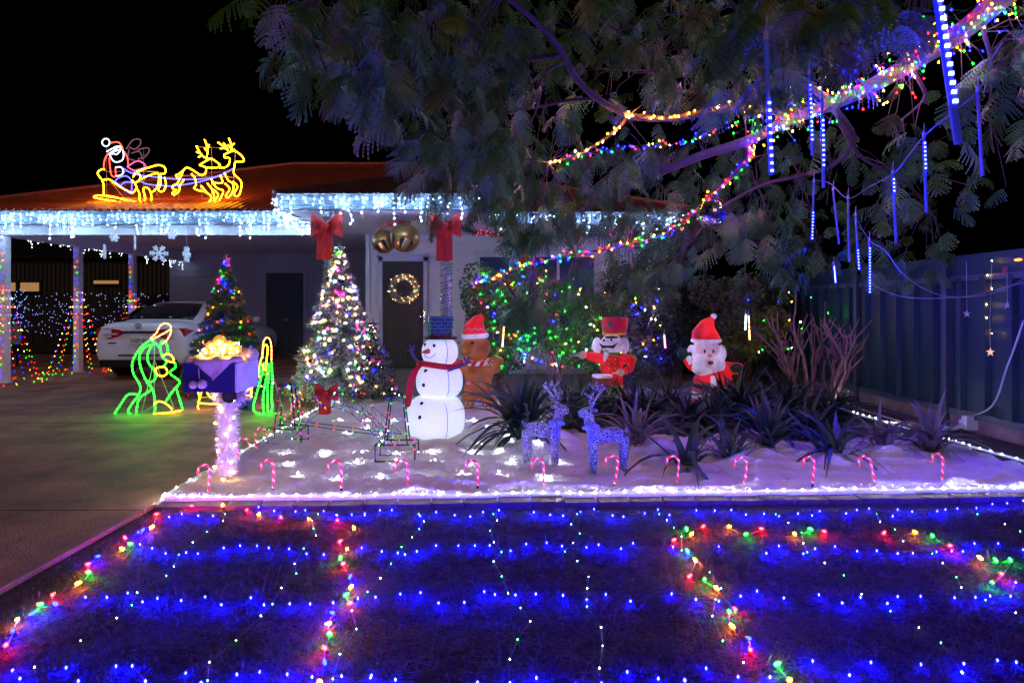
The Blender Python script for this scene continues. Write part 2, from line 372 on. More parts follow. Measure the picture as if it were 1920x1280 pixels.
# roller door
m = MB(); n = 44
for i in range(n):
    z0 = .02 + i * 2.28 / n; m.prism([(-.03, z0), (-.045, z0 + .018), (-.045, z0 + .036), (-.03, z0 + .05), (0, z0 + .05), (0, z0)], -6.9, -5.85, Matrix(((0, 1, 0, 0), (1, 0, 0, 16.82), (0, 0, 1, 0), (0, 0, 0, 1))))
rd = m.build('roller_door', pm('roller_steel', (.12, .15, .17), .5, .2), H)
m = MB(); m.box((-6.35, 16.76, .98), (.17, .03, .05)); m.build('handle', chrome, rd)
m = MB(); m.box2((-6.97, 16.74, 0), (-6.9, 16.82, 2.36)); m.box2((-5.85, 16.74, 0), (-5.78, 16.82, 2.36)); m.box2((-6.97, 16.74, 2.3), (-5.78, 16.82, 2.4)); m.build('roller_door_frame', grey_board, H)
# ceilings
def slabs(name, mat, a, b): return MB().box2(a, b).build(name, mat, H)
slabs('carport_ceiling', ceil_m, (-10.1, 10.5, 2.86), (-2.93, 16.82, 2.9))
slabs('porch_ceiling', ceil_m, (-3.4, 8.9, 2.79), (-.47, 12.02, 2.83)); slabs('veranda_ceiling', ceil_m, (-.46, 10.6, 2.79), (3.0, 12.02, 2.83))
slabs('carport_beam', white, (-9.1, 10.56, 2.62), (-3.5, 10.68, 2.858)); slabs('side_beam', white, (-9.1, 10.69, 2.6), (-8.96, 16.8, 2.858))
# fascias with a ribbed gutter
GP = [(0, 0), (-.09, 0), (-.1, .03), (-.092, .05), (-.1, .07), (-.1, .11), (-.092, .125), (-.1, .14), (-.1, .2), (-.115, .215), (-.115, .235), (0, .235)]
def gutter(a, b, z, face):
    a = Vector(a); b = Vector(b); d = (b - a).normalized(); q = MB()
    M = Matrix(((-face[0], d.x, 0, a.x), (-face[1], d.y, 0, a.y), (0, 0, 1, z), (0, 0, 0, 1))); q.prism(GP, 0, (b - a).length, M)
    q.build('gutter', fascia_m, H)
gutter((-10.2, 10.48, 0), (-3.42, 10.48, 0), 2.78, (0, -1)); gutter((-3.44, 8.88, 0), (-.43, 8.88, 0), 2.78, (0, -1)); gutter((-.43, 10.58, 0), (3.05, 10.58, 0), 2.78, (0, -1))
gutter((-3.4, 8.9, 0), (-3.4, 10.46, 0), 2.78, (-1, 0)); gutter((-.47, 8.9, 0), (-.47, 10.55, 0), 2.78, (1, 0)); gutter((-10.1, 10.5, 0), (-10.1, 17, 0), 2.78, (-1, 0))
# corrugated roofs
E0, Y0, RZ, RY = 3.03, 10.3, 5.15, 16.0; SL = (RZ - E0) / (RY - Y0)
def corr(name, mat, xs0, xs1, y0, z0, ytop, sl, pitch=.125):
    n = int((xs1 - xs0) / (pitch / 4)); vs = []; fs = []
    for i in range(n + 1):
        x = xs0 + (xs1 - xs0) * i / n; h = .03 * math.sin(2 * math.pi * x / pitch); yt = max(y0 + .002, ytop(x))
        vs += [(x, y0, z0 + h), (x, yt, z0 + h + (yt - y0) * sl)]
        if i: fs.append((2 * i - 2, 2 * i, 2 * i + 1, 2 * i - 1))
    return MB().add(vs, fs).build(name, mat, H)
def top_main(x):
    if x < -5.86: return Y0 + (RY - Y0) * (x + 10.3) / (10.3 - 5.86)
    if x > -2.7: return Y0 + (RY - Y0) * (3.15 - x) / (3.15 + 2.7)
    return RY
rf = corr('roof', roof_m, -10.3, 3.15, Y0, E0, top_main, SL)
q = MB(); q.add([(-10.3, Y0, E0), (-5.86, RY, RZ), (-10.3, 21, E0), (3.15, Y0, E0), (-2.7, RY, RZ), (3.15, 21, E0)], [(0, 1, 2), (3, 5, 4), (2, 1, 4, 5)]); q.build('rear_roof', roof_m, H)
q = MB(); q.tube([(-10.3, Y0, E0 + .02), (-5.86, RY, RZ + .03), (-2.7, RY, RZ + .03), (3.15, Y0, E0 + .02)], .045, 8); q.build('ridge_cap', pm('ridge_red', (.4, .1, .07), .4), rf, smooth=True)
q = MB()
for j in range(7):
    for i in range(46):
        xx = -9.7 + i * .27; y_ = Y0 + .25 + j * .85
        if y_ < top_main(xx) - .1: q.octa((xx, y_, E0 + .016 + (y_ - Y0) * SL), .009)
q.build('screws', pm('screw', (.5, .4, .36), .4, .5), rf, kind='stuff')
pr = corr('porch_roof', proof_m, -3.52, -.35, 8.78, 3.03, lambda x: 8.78 + min(x + 3.52, -.35 - x), .37)
q = MB(); ax = -1.935; ay = 8.78 + 1.585; az = 3.03 + 1.585 * .37
q.add([(-3.52, 8.78, 3.03), (-3.52, 10.4, 3.03), (ax, ay, az), (ax, 11.9, az), (-.35, 8.78, 3.03), (-.35, 10.4, 3.03)], [(0, 2, 3, 1), (4, 5, 3, 2)]); q.build('porch_roof_side', proof_m, H)
q = MB(); q.tube([(-3.52, 8.78, 3.04), (ax, ay, az + .01), (-.35, 8.78, 3.04)], .03, 6); q.tube([(ax, ay, az + .01), (ax, 11.9, az + .01)], .03, 6); q.build('ridge_cap', proof_m, pr)
# posts and columns
for px, yb in ((-9.02, 10.62), (-9.02, 12.42), (-9.02, 14.2)):
    m = MB(); m.box2((px - .06, yb - .06, 0), (px + .06, yb + .06, 2.6)); m.box2((px - .085, yb - .085, 0), (px + .085, yb + .085, .02)); m.build('carport_post', white, H)
for px in (-2.76, -.99):
    m = MB(); m.tube([(px, 9.0, 0), (px, 9.0, 2.79)], .06, 14); m.tube([(px, 9, 2.7), (px, 9, 2.79)], .09, 14); m.build('porch_column', pm('silver_column', (.5, .52, .55), .3, .5), H, smooth=False)
m = MB(); m.box2((-2.85, 11.5, -.02), (-1.5, 12.02, .1)); m.build('door_step', patio_m, H)
# front door
m = MB(); m.box2((-2.67, 11.93, .1), (-2.59, 12.0, 2.35)); m.box2((-1.77, 11.93, .1), (-1.69, 12.0, 2.35)); m.box2((-2.67, 11.93, 2.26), (-1.69, 12.0, 2.35)); m.box2((-2.72, 11.92, 2.35), (-1.64, 12, 2.385)); m.build('door_frame', pm('frame_grey', (.55, .54, .6), .4), H)
d = MB().box2((-2.585, 11.96, .11), (-1.775, 12.01, 2.255)).build('door', pm('door_brown', (.018, .011, .012), .4, var=.2, scale=3), H)
for z0, z1 in ((.2, .62), (.7, 1.0), (1.05, 1.35)):
    for x0, x1 in ((-2.15, -1.87), (-2.49, -2.21)):
        m = MB()
        for a, b in (((x0, z0), (x1, z0 + .02)), ((x0, z1 - .02), (x1, z1)), ((x0, z0 + .021), (x0 + .02, z1 - .021)), ((x1 - .02, z0 + .021), (x1, z1 - .021))): m.box2((a[0], 11.945, a[1]), (b[0], 11.962, b[1]))
        m.build('panel', pm('door_moulding', (.03, .018, .02), .4), d)
m = MB(); m.box2((-1.76, 11.9, 1.02), (-1.72, 11.93, 1.28)); m.tube([(-1.74, 11.9, 1.16), (-1.74, 11.86, 1.16), (-1.86, 11.86, 1.16)], .011, 6); m.build('handle', chrome, d)
# front window
wf = MB()
for a, b in (((-.72, .48), (1.72, .55)), ((-.72, 2.35), (1.72, 2.42)), ((-.72, .551), (-.65, 2.349)), ((1.65, .551), (1.72, 2.349)), ((.1, .551), (.15, 2.349)), ((.9, .551), (.95, 2.349))): wf.box2((a[0], 11.96, a[1]), (b[0], 12.03, b[1]))
w_ = wf.build('window', white, H)
for a, b in ((-.648, .098), (.152, .898), (.952, 1.648)): MB().box2((a, 12.005, .552), (b, 12.02, 2.348)).build('pane', pm('window_glass', (.08, .11, .22), .08, var=.4, scale=2), w_)

# tinsel: a fuzz of thin strips along a path
def tinsel(path, r, per_m, w, n_turn=0):
    path = [Vector(p) for p in path]; out = []
    for a, b in zip(path[:-1], path[1:]):
        L = (b - a).length; k = max(1, int(L * per_m)); t = rng.uniform(0, 1, k); A = np.array(a); B = np.array(b)
        out.append(A + (B - A) * t[:, None])
    c = np.concatenate(out); n = len(c); d = rng.normal(0, 1, (n, 3)); d /= np.linalg.norm(d, axis=1)[:, None]
    s = np.cross(d, rng.normal(0, 1, (n, 3))); s /= np.linalg.norm(s, axis=1)[:, None]; L = r * rng.uniform(.6, 1.1, n)
    tip = c + d * L[:, None]; V = np.stack([c - s * w, c + s * w, tip + s * w * .5, tip - s * w * .5], 1).reshape(-1, 3)
    return V, np.arange(n * 4).reshape(-1, 4)
silver = pm('silver_tinsel', (.55, .58, .62), .25, .8, var=.3, scale=40); gold = pm('gold_tinsel', (.6, .38, .08), .25, .8, var=.3, scale=40)
dark_tin = pm('dark_green_tinsel', (.03, .06, .05), .35, .3, var=.4, scale=40)
for px, lab in ((-2.76, 'silver tinsel garland spiralling round the left porch column'), (-.99, 'silver tinsel garland spiralling round the right porch column')):
    t = thing('tinsel_garland', (px, 9, 0), lab, 'garland')
    turns = 26; path = [(px + .078 * math.cos(a), 9 + .078 * math.sin(a), .1 + 2.6 * a / (2 * math.pi * turns)) for a in np.linspace(0, 2 * math.pi * turns, turns * 10)]
    V, Q = tinsel(path, .045, 320, .0016); npmesh('silver_strands', V, Q, silver, t, kind='stuff')
    path = [(p[0], p[1], p[2] + .05) for p in path]; V, Q = tinsel(path, .04, 320, .0018); npmesh('dark_strands', V, Q, dark_tin, t, kind='stuff')
t = thing('tinsel_garland', (0, 10.3, 2.6), 'dark green tinsel garland with red lights strung under the veranda', 'garland')
path = [(-.95, 9.1, 2.62), (-.6, 10.3, 2.62), (0, 10.4, 2.6), (.7, 10.4, 2.62), (1.4, 10.4, 2.6), (2.2, 10.4, 2.62)]
V, Q = tinsel(path, .08, 700, .003); npmesh('strands', V, Q, dark_tin, t, kind='stuff')
b = MB()
for i in range(40): p = Vector(path[1]).lerp(Vector(path[5]), random.random()); b.octa(p + Vector((0, -.07, random.uniform(-.06, .05))), .007)
b.build('bulbs', WK['R'], t, kind='stuff')
# ribbons
def bow(name, c, s, label, tail=.55, group=None):
    c = Vector(c); t = thing(name, c, label, 'bow', group)
    for sg in (-1, 1):
        for tilt, wd in ((.28, .24), (-.22, .2)):
            q = MB(); vs = []; fs = []; n = 9
            for i in range(n):
                u = i / (n - 1); x = sg * (.02 + .2 * u) * s; hh = (.035 + .075 * math.sin(u * 1.7)) * s; z = tilt * u * .22 * s
                dp = .06 * math.sin(u * math.pi) * s + .012 * s
                vs += [c + Vector((x, -dp - .01, z + hh)), c + Vector((x, -dp - .01, z - hh)), c + Vector((x, dp, z - hh)), c + Vector((x, dp, z + hh))]
                if i:
                    o = 4 * (i - 1)
                    for k in range(4): fs.append((o + k, o + (k + 1) % 4, o + 4 + (k + 1) % 4, o + 4 + k))
            fs.append((0, 3, 2, 1)); o = 4 * (n - 1); fs.append((o, o + 1, o + 2, o + 3)); q.add(vs, fs); q.build('loop', red_cloth, t)
    q = MB(); q.ell(c + Vector((0, -.05 * s, 0)), (.045 * s, .04 * s, .05 * s)); q.build('knot', red_cloth, t, smooth=True)
    for dx, w, ln in ((-.03, .2, tail), (.03, .14, tail * .96)):
        q = MB(); vs = []; fs = []; n = 12
        for i in range(n):
            u = i / (n - 1); z = -u * ln; wv = .015 * math.sin(u * 7 + dx * 40) * s; ww = (.05 + (w - .05) * min(1, u * 4)) * s / 2
            for k in range(5): f = k / 4 - .5; vs.append(c + Vector((dx * s + f * 2 * ww, -.045 * s + wv + .012 * math.cos(k * 3.1 + dx * 60), z)))
            if i:
                o = 5 * (i - 1)
                for k in range(4): fs.append((o + k, o + k + 1, o + 6 + k, o + 5 + k))
        q.add(vs, fs); ob = q.build('tail', red_cloth, t); md = ob.modifiers.new('s', 'SOLIDIFY'); md.thickness = .004
    return t
bow('ribbon_bow', P(613, 424, 8.86), 1.05, 'large red ribbon bow on the left porch column', .5, 'red bows')
bow('ribbon_bow', P(836, 424, 8.86), 1.05, 'large red ribbon bow on the right porch column', .52, 'red bows')
bow('ribbon_bow', P(985, 452, 10.2), .95, 'red ribbon bow under the veranda behind the fern-like fronds', .5, 'red bows')
bow('ribbon_bow', P(612, 735, 7.1), .62, 'small red bow at the foot of the flocked christmas tree', .26)
# golden jingle bells
gold_m = pm('gold_bell', (.5, .32, .1), .28, .85, var=.1, scale=3)
jb = thing('jingle_bells', P(742, 410, 9.5), 'pair of huge golden jingle bells hanging from the porch ceiling', 'bells')
for (x, y, r, rx) in ((720, 453, .19, -.5), (759, 446, .232, .35)):
    c = P(x, y, 9.4 if r > .2 else 9.6); rot = Matrix.Rotation(rx, 3, 'Y'); q = MB(); q.ell(c, r, rot, 28, 18); be = q.build('bell', gold_m, jb, smooth=True)
    q = MB(); q.tube([c + rot @ Vector((r * 1.005 * math.cos(a), r * 1.005 * math.sin(a), -.02)) for a in np.linspace(0, 2 * math.pi, 33)], .012, 6); q.build('rim', gold_m, be, smooth=True)
    for a in (-2.2, -1.5, -.8):
        q = MB()
        for k in range(8):
            u = k / 7; e = -.15 - u * .75; dr = rot @ Vector((math.cos(a) * math.cos(e), math.sin(a) * math.cos(e), math.sin(e))); q.ell(c + dr * r * .985, .012 + .022 * (1 - u), None, 8, 6)
        q.build('slot', black, be, smooth=True)
    q = MB(); q.tube([c + rot @ Vector((0, 0, r * .95)), c + rot @ Vector((0, 0, r * 1.15)), Vector((jb.location.x, jb.location.y, 2.72))], [.03, .02, .008], 8); q.build('loop', gold_m, jb)
q = MB(); q.ell(P(742, 417, 9.4), (.05, .05, .06)); q.ell(P(742, 408, 9.4), (.04, .04, .04)); q.build('teddy_topper', pm('teddy', (.35, .22, .14), .9), jb, smooth=True)
q = MB(); q.box(P(731, 420, 9.36), (.09, .03, .07)); q.box(P(753, 420, 9.36), (.09, .03, .07)); q.build('topper_bow', red_cloth, jb)
# wreath
wc = P(758, 541, 11.9); wr = thing('wreath', wc, 'round frosted wreath with warm lights on the brown front door', 'wreath')
path = [wc + Vector((.235 * math.cos(a), 0, .235 * math.sin(a))) for a in np.linspace(0, 2 * math.pi, 60)]
V, Q = tinsel(path, .085, 2600, .0045); npmesh('frosted_needles', V, Q, pm('frost', (.45, .5, .48), .8, var=.5, scale=25), wr, kind='stuff')
V, Q = tinsel(path, .07, 900, .004); npmesh('green_needles', V, Q, dark_tin, wr, kind='stuff')
b = MB()
for i in range(40): a = random.uniform(0, 6.28); rr = .235 + random.uniform(-.07, .08); b.octa(wc + Vector((rr * math.cos(a), -.07, rr * math.sin(a))), .0055)
b.build('bulbs', WK['Y'], wr, kind='stuff')

# icicle light strings
def icicles(label, a, b, z, off, seed, drop=.34, step=.085, k='W', r=.0046):
    rr = random.Random(seed); a = Vector(a); b = Vector(b); d = (b - a); L = d.length; d.normalize(); off = Vector(off)
    t = thing('icicle_lights', (a + b) / 2 + Vector((0, 0, z)), label, 'icicle lights', 'icicle lights along the eaves')
    w = MB(); bl = MB(); w.tube([a + Vector((0, 0, z)) + off, b + Vector((0, 0, z)) + off], .003, 4); s = .02
    while s < L:
        n = rr.choice((1, 2, 3, 3, 4, 5, 6)); p = a + d * s + Vector((0, 0, z)) + off; path = [p]
        for i in range(n):
            p = p + Vector((0, 0, -drop / 4.2 * rr.uniform(.6, 1.1))) + d * rr.uniform(-.025, .025) + off.normalized() * rr.uniform(-.006, .012); path.append(p); bl.octa(p + d * rr.choice((-.012, .012)), r, 1.3)
        w.tube(path, .0018, 3); s += step * rr.uniform(.6, 1.5)
    w.build('wire', wire_w, t); bl.build('bulbs', EM[k], t, kind='stuff'); return t
icicles('white icicle lights along the carport gutter', (-9.6, 10.37, 0), (-3.5, 10.37, 0), 3.0, (0, -.06, 0), 1)
icicles('white icicle lights along the front porch gutter', (-3.43, 8.77, 0), (-.45, 8.77, 0), 3.0, (0, -.06, 0), 2)
icicles('white icicle lights along the veranda gutter behind the tree', (-.4, 10.47, 0), (3.0, 10.47, 0), 3.0, (0, -.06, 0), 3)
icicles('white icicle lights on the short return of the porch gutter', (-3.52, 8.85, 0), (-3.52, 10.3, 0), 3.0, (-.03, 0, 0), 4)
icicles('white icicle lights down the far side of the carport', (-9.14, 10.8, 0), (-9.14, 16.6, 0), 2.78, (-.02, 0, 0), 5, .3, .09, 'S')
# hanging snowflakes
flake_m = pm('snowflake_white', (.7, .78, .85), .5, var=.1, em=.25, emcol=(.5, .75, 1))
def flake(x, y, s, ang, lab, d=10.2, top=430):
    c = P(x, y, d); t = thing('snowflake', c, lab, 'snowflake', 'snowflakes hanging from the carport'); q = MB(); M = Matrix.Rotation(ang, 4, 'Z')
    for k in range(6):
        a = k * math.pi / 3; u = Vector((math.cos(a), 0, math.sin(a)))
        v = Vector((-u.z, 0, u.x)); b_ = lambda p0, p1, w: q.tube([c + M @ p0, c + M @ p1], w, 5)
        b_(Vector((0, 0, 0)), u * s, .018)
        for f in (.5, .78):
            for sg in (-1, 1): b_(u * s * f, u * s * (f + .22) + v * sg * s * .26 * (1.25 - f * .5), .015)
    q.build('crystal', flake_m, t); q = MB(); q.tube([c + Vector((0, 0, s)), P(x, top, d)], .002, 3); q.build('string', wire_w, t)
for a in ((214, 445, .075, 1.1, 'small tilted snowflake nearest the left carport post'), (196, 472, .12, 2.05, 'narrow edge-on snowflake left of centre, hung low'), (253, 455, .12, 2.12, 'thin edge-on snowflake in the middle of the row'), (298, 475, .135, .6, 'largest snowflake, facing the street'),
          (322, 440, .075, 1.0, 'small snowflake tucked up under the gutter at the right'), (350, 477, .13, 1.65, 'turned snowflake at the right end of the row, above the green tree')): flake(*a)
# ================================================================ rope-light figures
RM = {'y': rope_mat('rope_yellow', (1, .34, .006), 14, 42, .036), 'r': rope_mat('rope_red', (1, .08, .04), 2, 7, .036), 'w': rope_mat('rope_white', (.75, .8, 1), 2, 5, .036),
      'b': rope_mat('rope_blue', (.1, .1, 1), 2.5, 8, .036), 'm': rope_mat('rope_pink', (1, .08, .3), 1.5, 5, .036), 'd': rope_mat('rope_dim_pink', (.6, .25, .4), .25, .5, .036),
      'g': rope_mat('rope_green', (.007, 1, .01), 13, 34, .05), 'o': rope_mat('rope_orange', (1, .3, .08), 4, 12, .05), 'c': rope_mat('rope_amber', (1, .4, .01), 9, 26, .05)}
def rope_fig(name, label, cat, lines, conv, base, r=.011, frame=()):
    t = thing(name, base, label, cat); ky = {'y': 'yellow', 'r': 'red', 'w': 'white', 'b': 'blue', 'm': 'pink', 'd': 'pale_pink', 'g': 'green', 'o': 'orange', 'c': 'amber'}
    for k, pts in lines:
        q = MB(); q.tube(smooth_path([conv(p) for p in pts], 4), r, 6); q.build('rope_light', RM[k], t, smooth=True)
    if frame:
        q = MB()
        for a, b in frame: q.tube([conv(a) + Vector((0, .012, 0)), conv(b) + Vector((0, .012, 0))], .004, 4)
        q.build('wire_frame', pm('frame_white', (.55, .45, .4), .4, .3), t)
    return t
DR = 10.95
z1 = lambda p: P(p[0] * .2969, 240 + p[1] * .2969, DR)
circ = lambda x, y, r, n=10: [(x + r * math.cos(a), y + r * math.sin(a)) for a in np.linspace(0, 2 * math.pi, n)]
sleigh = [('y', [(620, 425), (600, 430), (598, 440), (680, 455), (780, 472), (880, 490), (930, 492), (952, 470), (955, 420), (940, 385), (915, 375), (905, 395), (915, 425), (915, 455), (890, 468), (800, 455), (700, 432), (620, 425)]),
 ('y', [(655, 428), (655, 370), (645, 330), (622, 300), (618, 280), (640, 262), (662, 262)]), ('y', [(645, 332), (690, 325), (740, 360), (800, 395), (838, 410), (862, 385), (880, 415), (882, 462)]),
 ('y', [(840, 310), (860, 283), (885, 300), (880, 330), (850, 345), (835, 330)]), ('y', [(850, 345), (865, 380)]), ('y', [(865, 275), (940, 250), (1000, 235), (1035, 245), (1047, 270), (1035, 290), (1010, 290)]),
 ('y', [(895, 322), (950, 297), (1000, 290), (1000, 350), (985, 385), (950, 412)]), ('y', [(1012, 292), (1015, 350), (1000, 393), (1030, 400), (1048, 360), (1040, 312)]),
 ('w', circ(669, 92, 24)), ('r', [(690, 97), (745, 90), (770, 118), (775, 140)]), ('w', [(675, 150), (700, 135), (735, 118), (765, 118)]),
 ('w', [(690, 165), (722, 140), (750, 122), (775, 140), (780, 185), (765, 208), (735, 216), (712, 205), (690, 165)]), ('w', [(705, 168), (720, 150), (760, 138), (740, 165), (720, 165)]),
 ('r', [(688, 160), (665, 190), (655, 240), (665, 272)]), ('r', [(690, 190), (695, 250), (705, 300), (730, 305), (728, 255)]), ('r', [(785, 150), (805, 190), (810, 240)]),
 ('m', [(805, 245), (870, 208), (920, 243), (850, 268), (805, 245)]), ('m', [(850, 270), (848, 295)]), ('w', [(730, 250), (765, 248), (780, 280), (760, 300), (735, 303)]),
 ('d', [(800, 130), (830, 85), (855, 72), (885, 75), (885, 105), (850, 135), (820, 120)]), ('d', [(860, 150), (905, 128), (940, 130), (938, 155), (905, 190), (870, 195)]), ('d', [(815, 140), (810, 190), (850, 205)]), ('d', [(830, 160), (880, 150), (900, 195)]),
 ('b', [(725, 340), (745, 318), (790, 303), (820, 318), (832, 350), (830, 400), (820, 412), (770, 372), (725, 340)]), ('b', [(765, 360), (790, 342), (830, 345)]),
 ('b', [(770, 250), (850, 292), (1000, 312), (1075, 320)]), ('b', [(885, 335), (940, 357), (1080, 368)])]
rope_fig('sleigh_light_figure', 'rope-light sleigh with red-suited driver and pink gifts on the carport roof', 'light figure', sleigh, z1, P(232, 387, DR),
         frame=[((670, 120), (670, 520)), ((905, 130), (905, 480)), ((790, 130), (905, 130)), ((670, 275), (1000, 275)), ((785, 330), (785, 440)), ((690, 330), (780, 440)), ((950, 350), (1010, 450)), ((670, 440), (1010, 448))])
deer = [('y', [(1260, 235), (1290, 215), (1330, 195), (1360, 210), (1390, 235), (1370, 250), (1310, 250), (1260, 235)]), ('y', [(1302, 252), (1297, 288), (1270, 298), (1245, 285), (1215, 265), (1180, 250), (1158, 268), (1130, 290), (1110, 300), (1125, 318)]),
 ('y', [(1330, 195), (1290, 185), (1265, 160), (1240, 115)]), ('y', [(1305, 185), (1312, 130), (1292, 75)]), ('y', [(1265, 160), (1240, 152)]), ('y', [(1275, 175), (1252, 185)]), ('y', [(1310, 135), (1322, 105)]), ('y', [(1310, 150), (1292, 130)]),
 ('y', [(1155, 275), (1140, 310), (1120, 350), (1092, 365), (1092, 385), (1115, 392), (1088, 410), (1100, 422), (1130, 400), (1138, 360), (1165, 325)]),
 ('y', [(1210, 290), (1232, 320), (1238, 360), (1225, 380), (1255, 395), (1300, 405), (1335, 440), (1312, 478), (1328, 490), (1352, 455), (1345, 400), (1310, 350)]), ('y', [(1270, 365), (1300, 400)]),
 ('y', [(1340, 340), (1370, 380), (1408, 395), (1400, 430), (1372, 475), (1352, 470), (1378, 420), (1340, 385)]),
 ('y', [(1415, 170), (1445, 155), (1480, 145), (1520, 170), (1540, 200), (1530, 214), (1488, 215), (1480, 245), (1478, 290), (1515, 328), (1526, 360), (1512, 420), (1490, 432), (1478, 415), (1500, 370), (1470, 340)]),
 ('y', [(1415, 170), (1420, 188), (1450, 192), (1445, 230), (1420, 250), (1385, 252)]), ('y', [(1450, 152), (1420, 125), (1375, 90)]), ('y', [(1462, 146), (1460, 105), (1445, 65)]), ('y', [(1460, 115), (1480, 98)]), ('y', [(1425, 128), (1390, 130)]), ('y', [(1440, 140), (1412, 95)]), ('y', [(1460, 125), (1438, 108)]),
 ('y', [(1418, 283), (1440, 330), (1470, 352), (1472, 395), (1445, 437), (1425, 428), (1450, 385), (1420, 350)]), ('y', [(1390, 300), (1405, 345), (1350, 345), (1335, 320)]),
 ('b', [(1077, 320), (1150, 325), (1300, 320), (1400, 295), (1480, 252)]), ('b', [(1082, 369), (1200, 352), (1300, 330), (1420, 292)])]
rope_fig('reindeer_light_figure', 'pair of leaping yellow rope-light reindeer on the carport roof', 'light figure', deer, z1, P(415, 385, DR),
         frame=[((1335, 120), (1335, 480)), ((1485, 130), (1465, 520)), ((1250, 118), (1485, 130)), ((1125, 300), (1125, 510)), ((1125, 300), (1480, 310)), ((1280, 445), (1520, 445)), ((1260, 330), (1275, 445))])
z2 = lambda d: (lambda p: P(p[0] * .3438, 520 + p[1] * .3438, d))
kn = [('g', [(820, 340), (775, 375), (735, 430), (720, 480), (730, 530), (755, 570), (767, 605), (755, 645)]), ('g', [(755, 640), (700, 637), (660, 690), (630, 750), (735, 747), (840, 742), (836, 620), (800, 565), (770, 500), (760, 430), (790, 380), (832, 366)]),
 ('g', [(755, 645), (718, 690), (698, 730), (715, 746)]), ('g', [(800, 570), (825, 610), (760, 660), (742, 745)]), ('g', [(830, 345), (868, 380), (885, 430), (908, 462), (885, 490)]), ('g', [(825, 375), (805, 420), (810, 465), (850, 520), (845, 555), (815, 570), (785, 548)]),
 ('g', [(952, 462), (957, 490), (925, 520), (977, 562), (972, 585), (940, 622), (900, 682)]), ('g', [(960, 600), (975, 650), (997, 720)]), ('g', [(875, 390), (880, 350), (900, 350), (915, 385), (915, 412)]),
 ('o', [(822, 332), (855, 300), (870, 268), (898, 250), (928, 262), (932, 300), (910, 342), (885, 362)]), ('o', [(828, 340), (880, 312), (932, 282)]), ('c', [(888, 428), (915, 416), (940, 432), (946, 462), (905, 452)]),
 ('c', [(848, 500), (865, 490), (900, 490), (912, 518), (892, 537), (858, 530), (848, 500)]), ('c', [(842, 743), (920, 737), (990, 724)]), ('c', [(840, 690), (870, 675), (908, 690), (940, 718)])]
rope_fig('kneeling_light_figure', 'kneeling robed woman outlined in green and orange rope light on the driveway', 'light figure', kn, z2(7.55), G(285, 777),
         r=.0085, frame=[((838, 360), (838, 745)), ((838, 450), (770, 735)), ((838, 450), (945, 710)), ((775, 735), (835, 700))])
js = [('o', [(1410, 545), (1415, 480), (1432, 420), (1435, 360), (1450, 330), (1470, 335), (1480, 380), (1480, 458)]), ('c', [(1430, 440), (1435, 385), (1448, 365), (1460, 385), (1455, 440), (1445, 510), (1430, 470)]),
 ('g', [(1482, 462), (1484, 560), (1482, 650), (1484, 715), (1467, 748), (1440, 738), (1435, 650), (1450, 560), (1465, 470)]), ('g', [(1445, 462), (1420, 560), (1395, 650), (1382, 700), (1390, 732), (1440, 748)]), ('g', [(1472, 480), (1462, 560), (1458, 650), (1462, 742)]), ('g', [(1425, 440), (1418, 500), (1440, 530)])]
rope_fig('standing_light_figure', 'tall standing robed man outlined in green and orange rope light, seen edge-on', 'light figure', js, z2(7.5), G(497, 780), r=.0085, frame=[((1482, 520), (1545, 730)), ((1484, 740), (1545, 730))])
cb = [('c', [(1078, 622), (1090, 652), (1098, 628), (1120, 618), (1150, 655), (1190, 665), (1240, 668)]), ('c', [(1090, 655), (1085, 720), (1190, 722), (1380, 716)]), ('c', [(1092, 686), (1190, 690), (1240, 690)]), ('c', [(1380, 575), (1376, 600), (1350, 615), (1332, 642), (1372, 642)]), ('c', [(1372, 600), (1368, 714)])]
rope_fig('manger_light_figure', 'low amber rope-light manger on the driveway behind the letterbox', 'light figure', cb, z2(7.9), G(425, 767), r=.0085, frame=[((1092, 655), (1372, 642)), ((1230, 650), (1230, 720))])

# ================================================================ car
car_p = pm('car_white', (.72, .74, .78), .22, 0, var=.02, spec=.6); glass_m = pm('car_glass', (.008, .01, .014), .06, 0, spec=.6); tail_m = pm('tail_lamp', (.3, .01, .012), .12, em=.1)
CX, CY0 = -6.87, 11.0
car = thing('parked_car', (CX, CY0 + 2.4, 0), 'white sedan parked nose-in under the carport, rear end to the street', 'car')
def loft(secs):
    q = MB(); vs = []; fs = []; n = len(secs[0][1])
    for y, s in secs:
        for x, z in s: vs.append((CX + x, CY0 + y, z))
    for i in range(len(secs) - 1):
        for k in range(n): fs.append((i * n + k, i * n + (k + 1) % n, (i + 1) * n + (k + 1) % n, (i + 1) * n + k))
    fs.append(tuple(range(n))[::-1]); fs.append(tuple((len(secs) - 1) * n + k for k in range(n))); return q.add(vs, fs)
def sec(w, zb, zm, zs, zt, ws=.93):
    h = [(0, zb), (w * .8, zb), (w * .97, zb + .1), (w, zm), (w * ws, zs), (w * ws * .75, zt), (0, zt + .01)]
    return h + [(-x, z) for x, z in reversed(h[1:-1])]
body = loft([(0, sec(.74, .3, .6, .93, .98)), (.03, sec(.83, .26, .62, .97, 1.03)), (.16, sec(.895, .24, .64, 1.0, 1.075)), (.5, sec(.91, .22, .66, 1.0, 1.09)), (1.2, sec(.915, .2, .68, .98, 1.05)), (2.5, sec(.915, .2, .66, .95, 1.0)), (3.6, sec(.91, .2, .64, .9, .96)), (4.3, sec(.88, .22, .6, .8, .85)), (4.75, sec(.72, .28, .5, .66, .7))])
bo = body.build('body', car_p, car, smooth=True); md = bo.modifiers.new('s', 'SUBSURF'); md.levels = 2; md.render_levels = 2
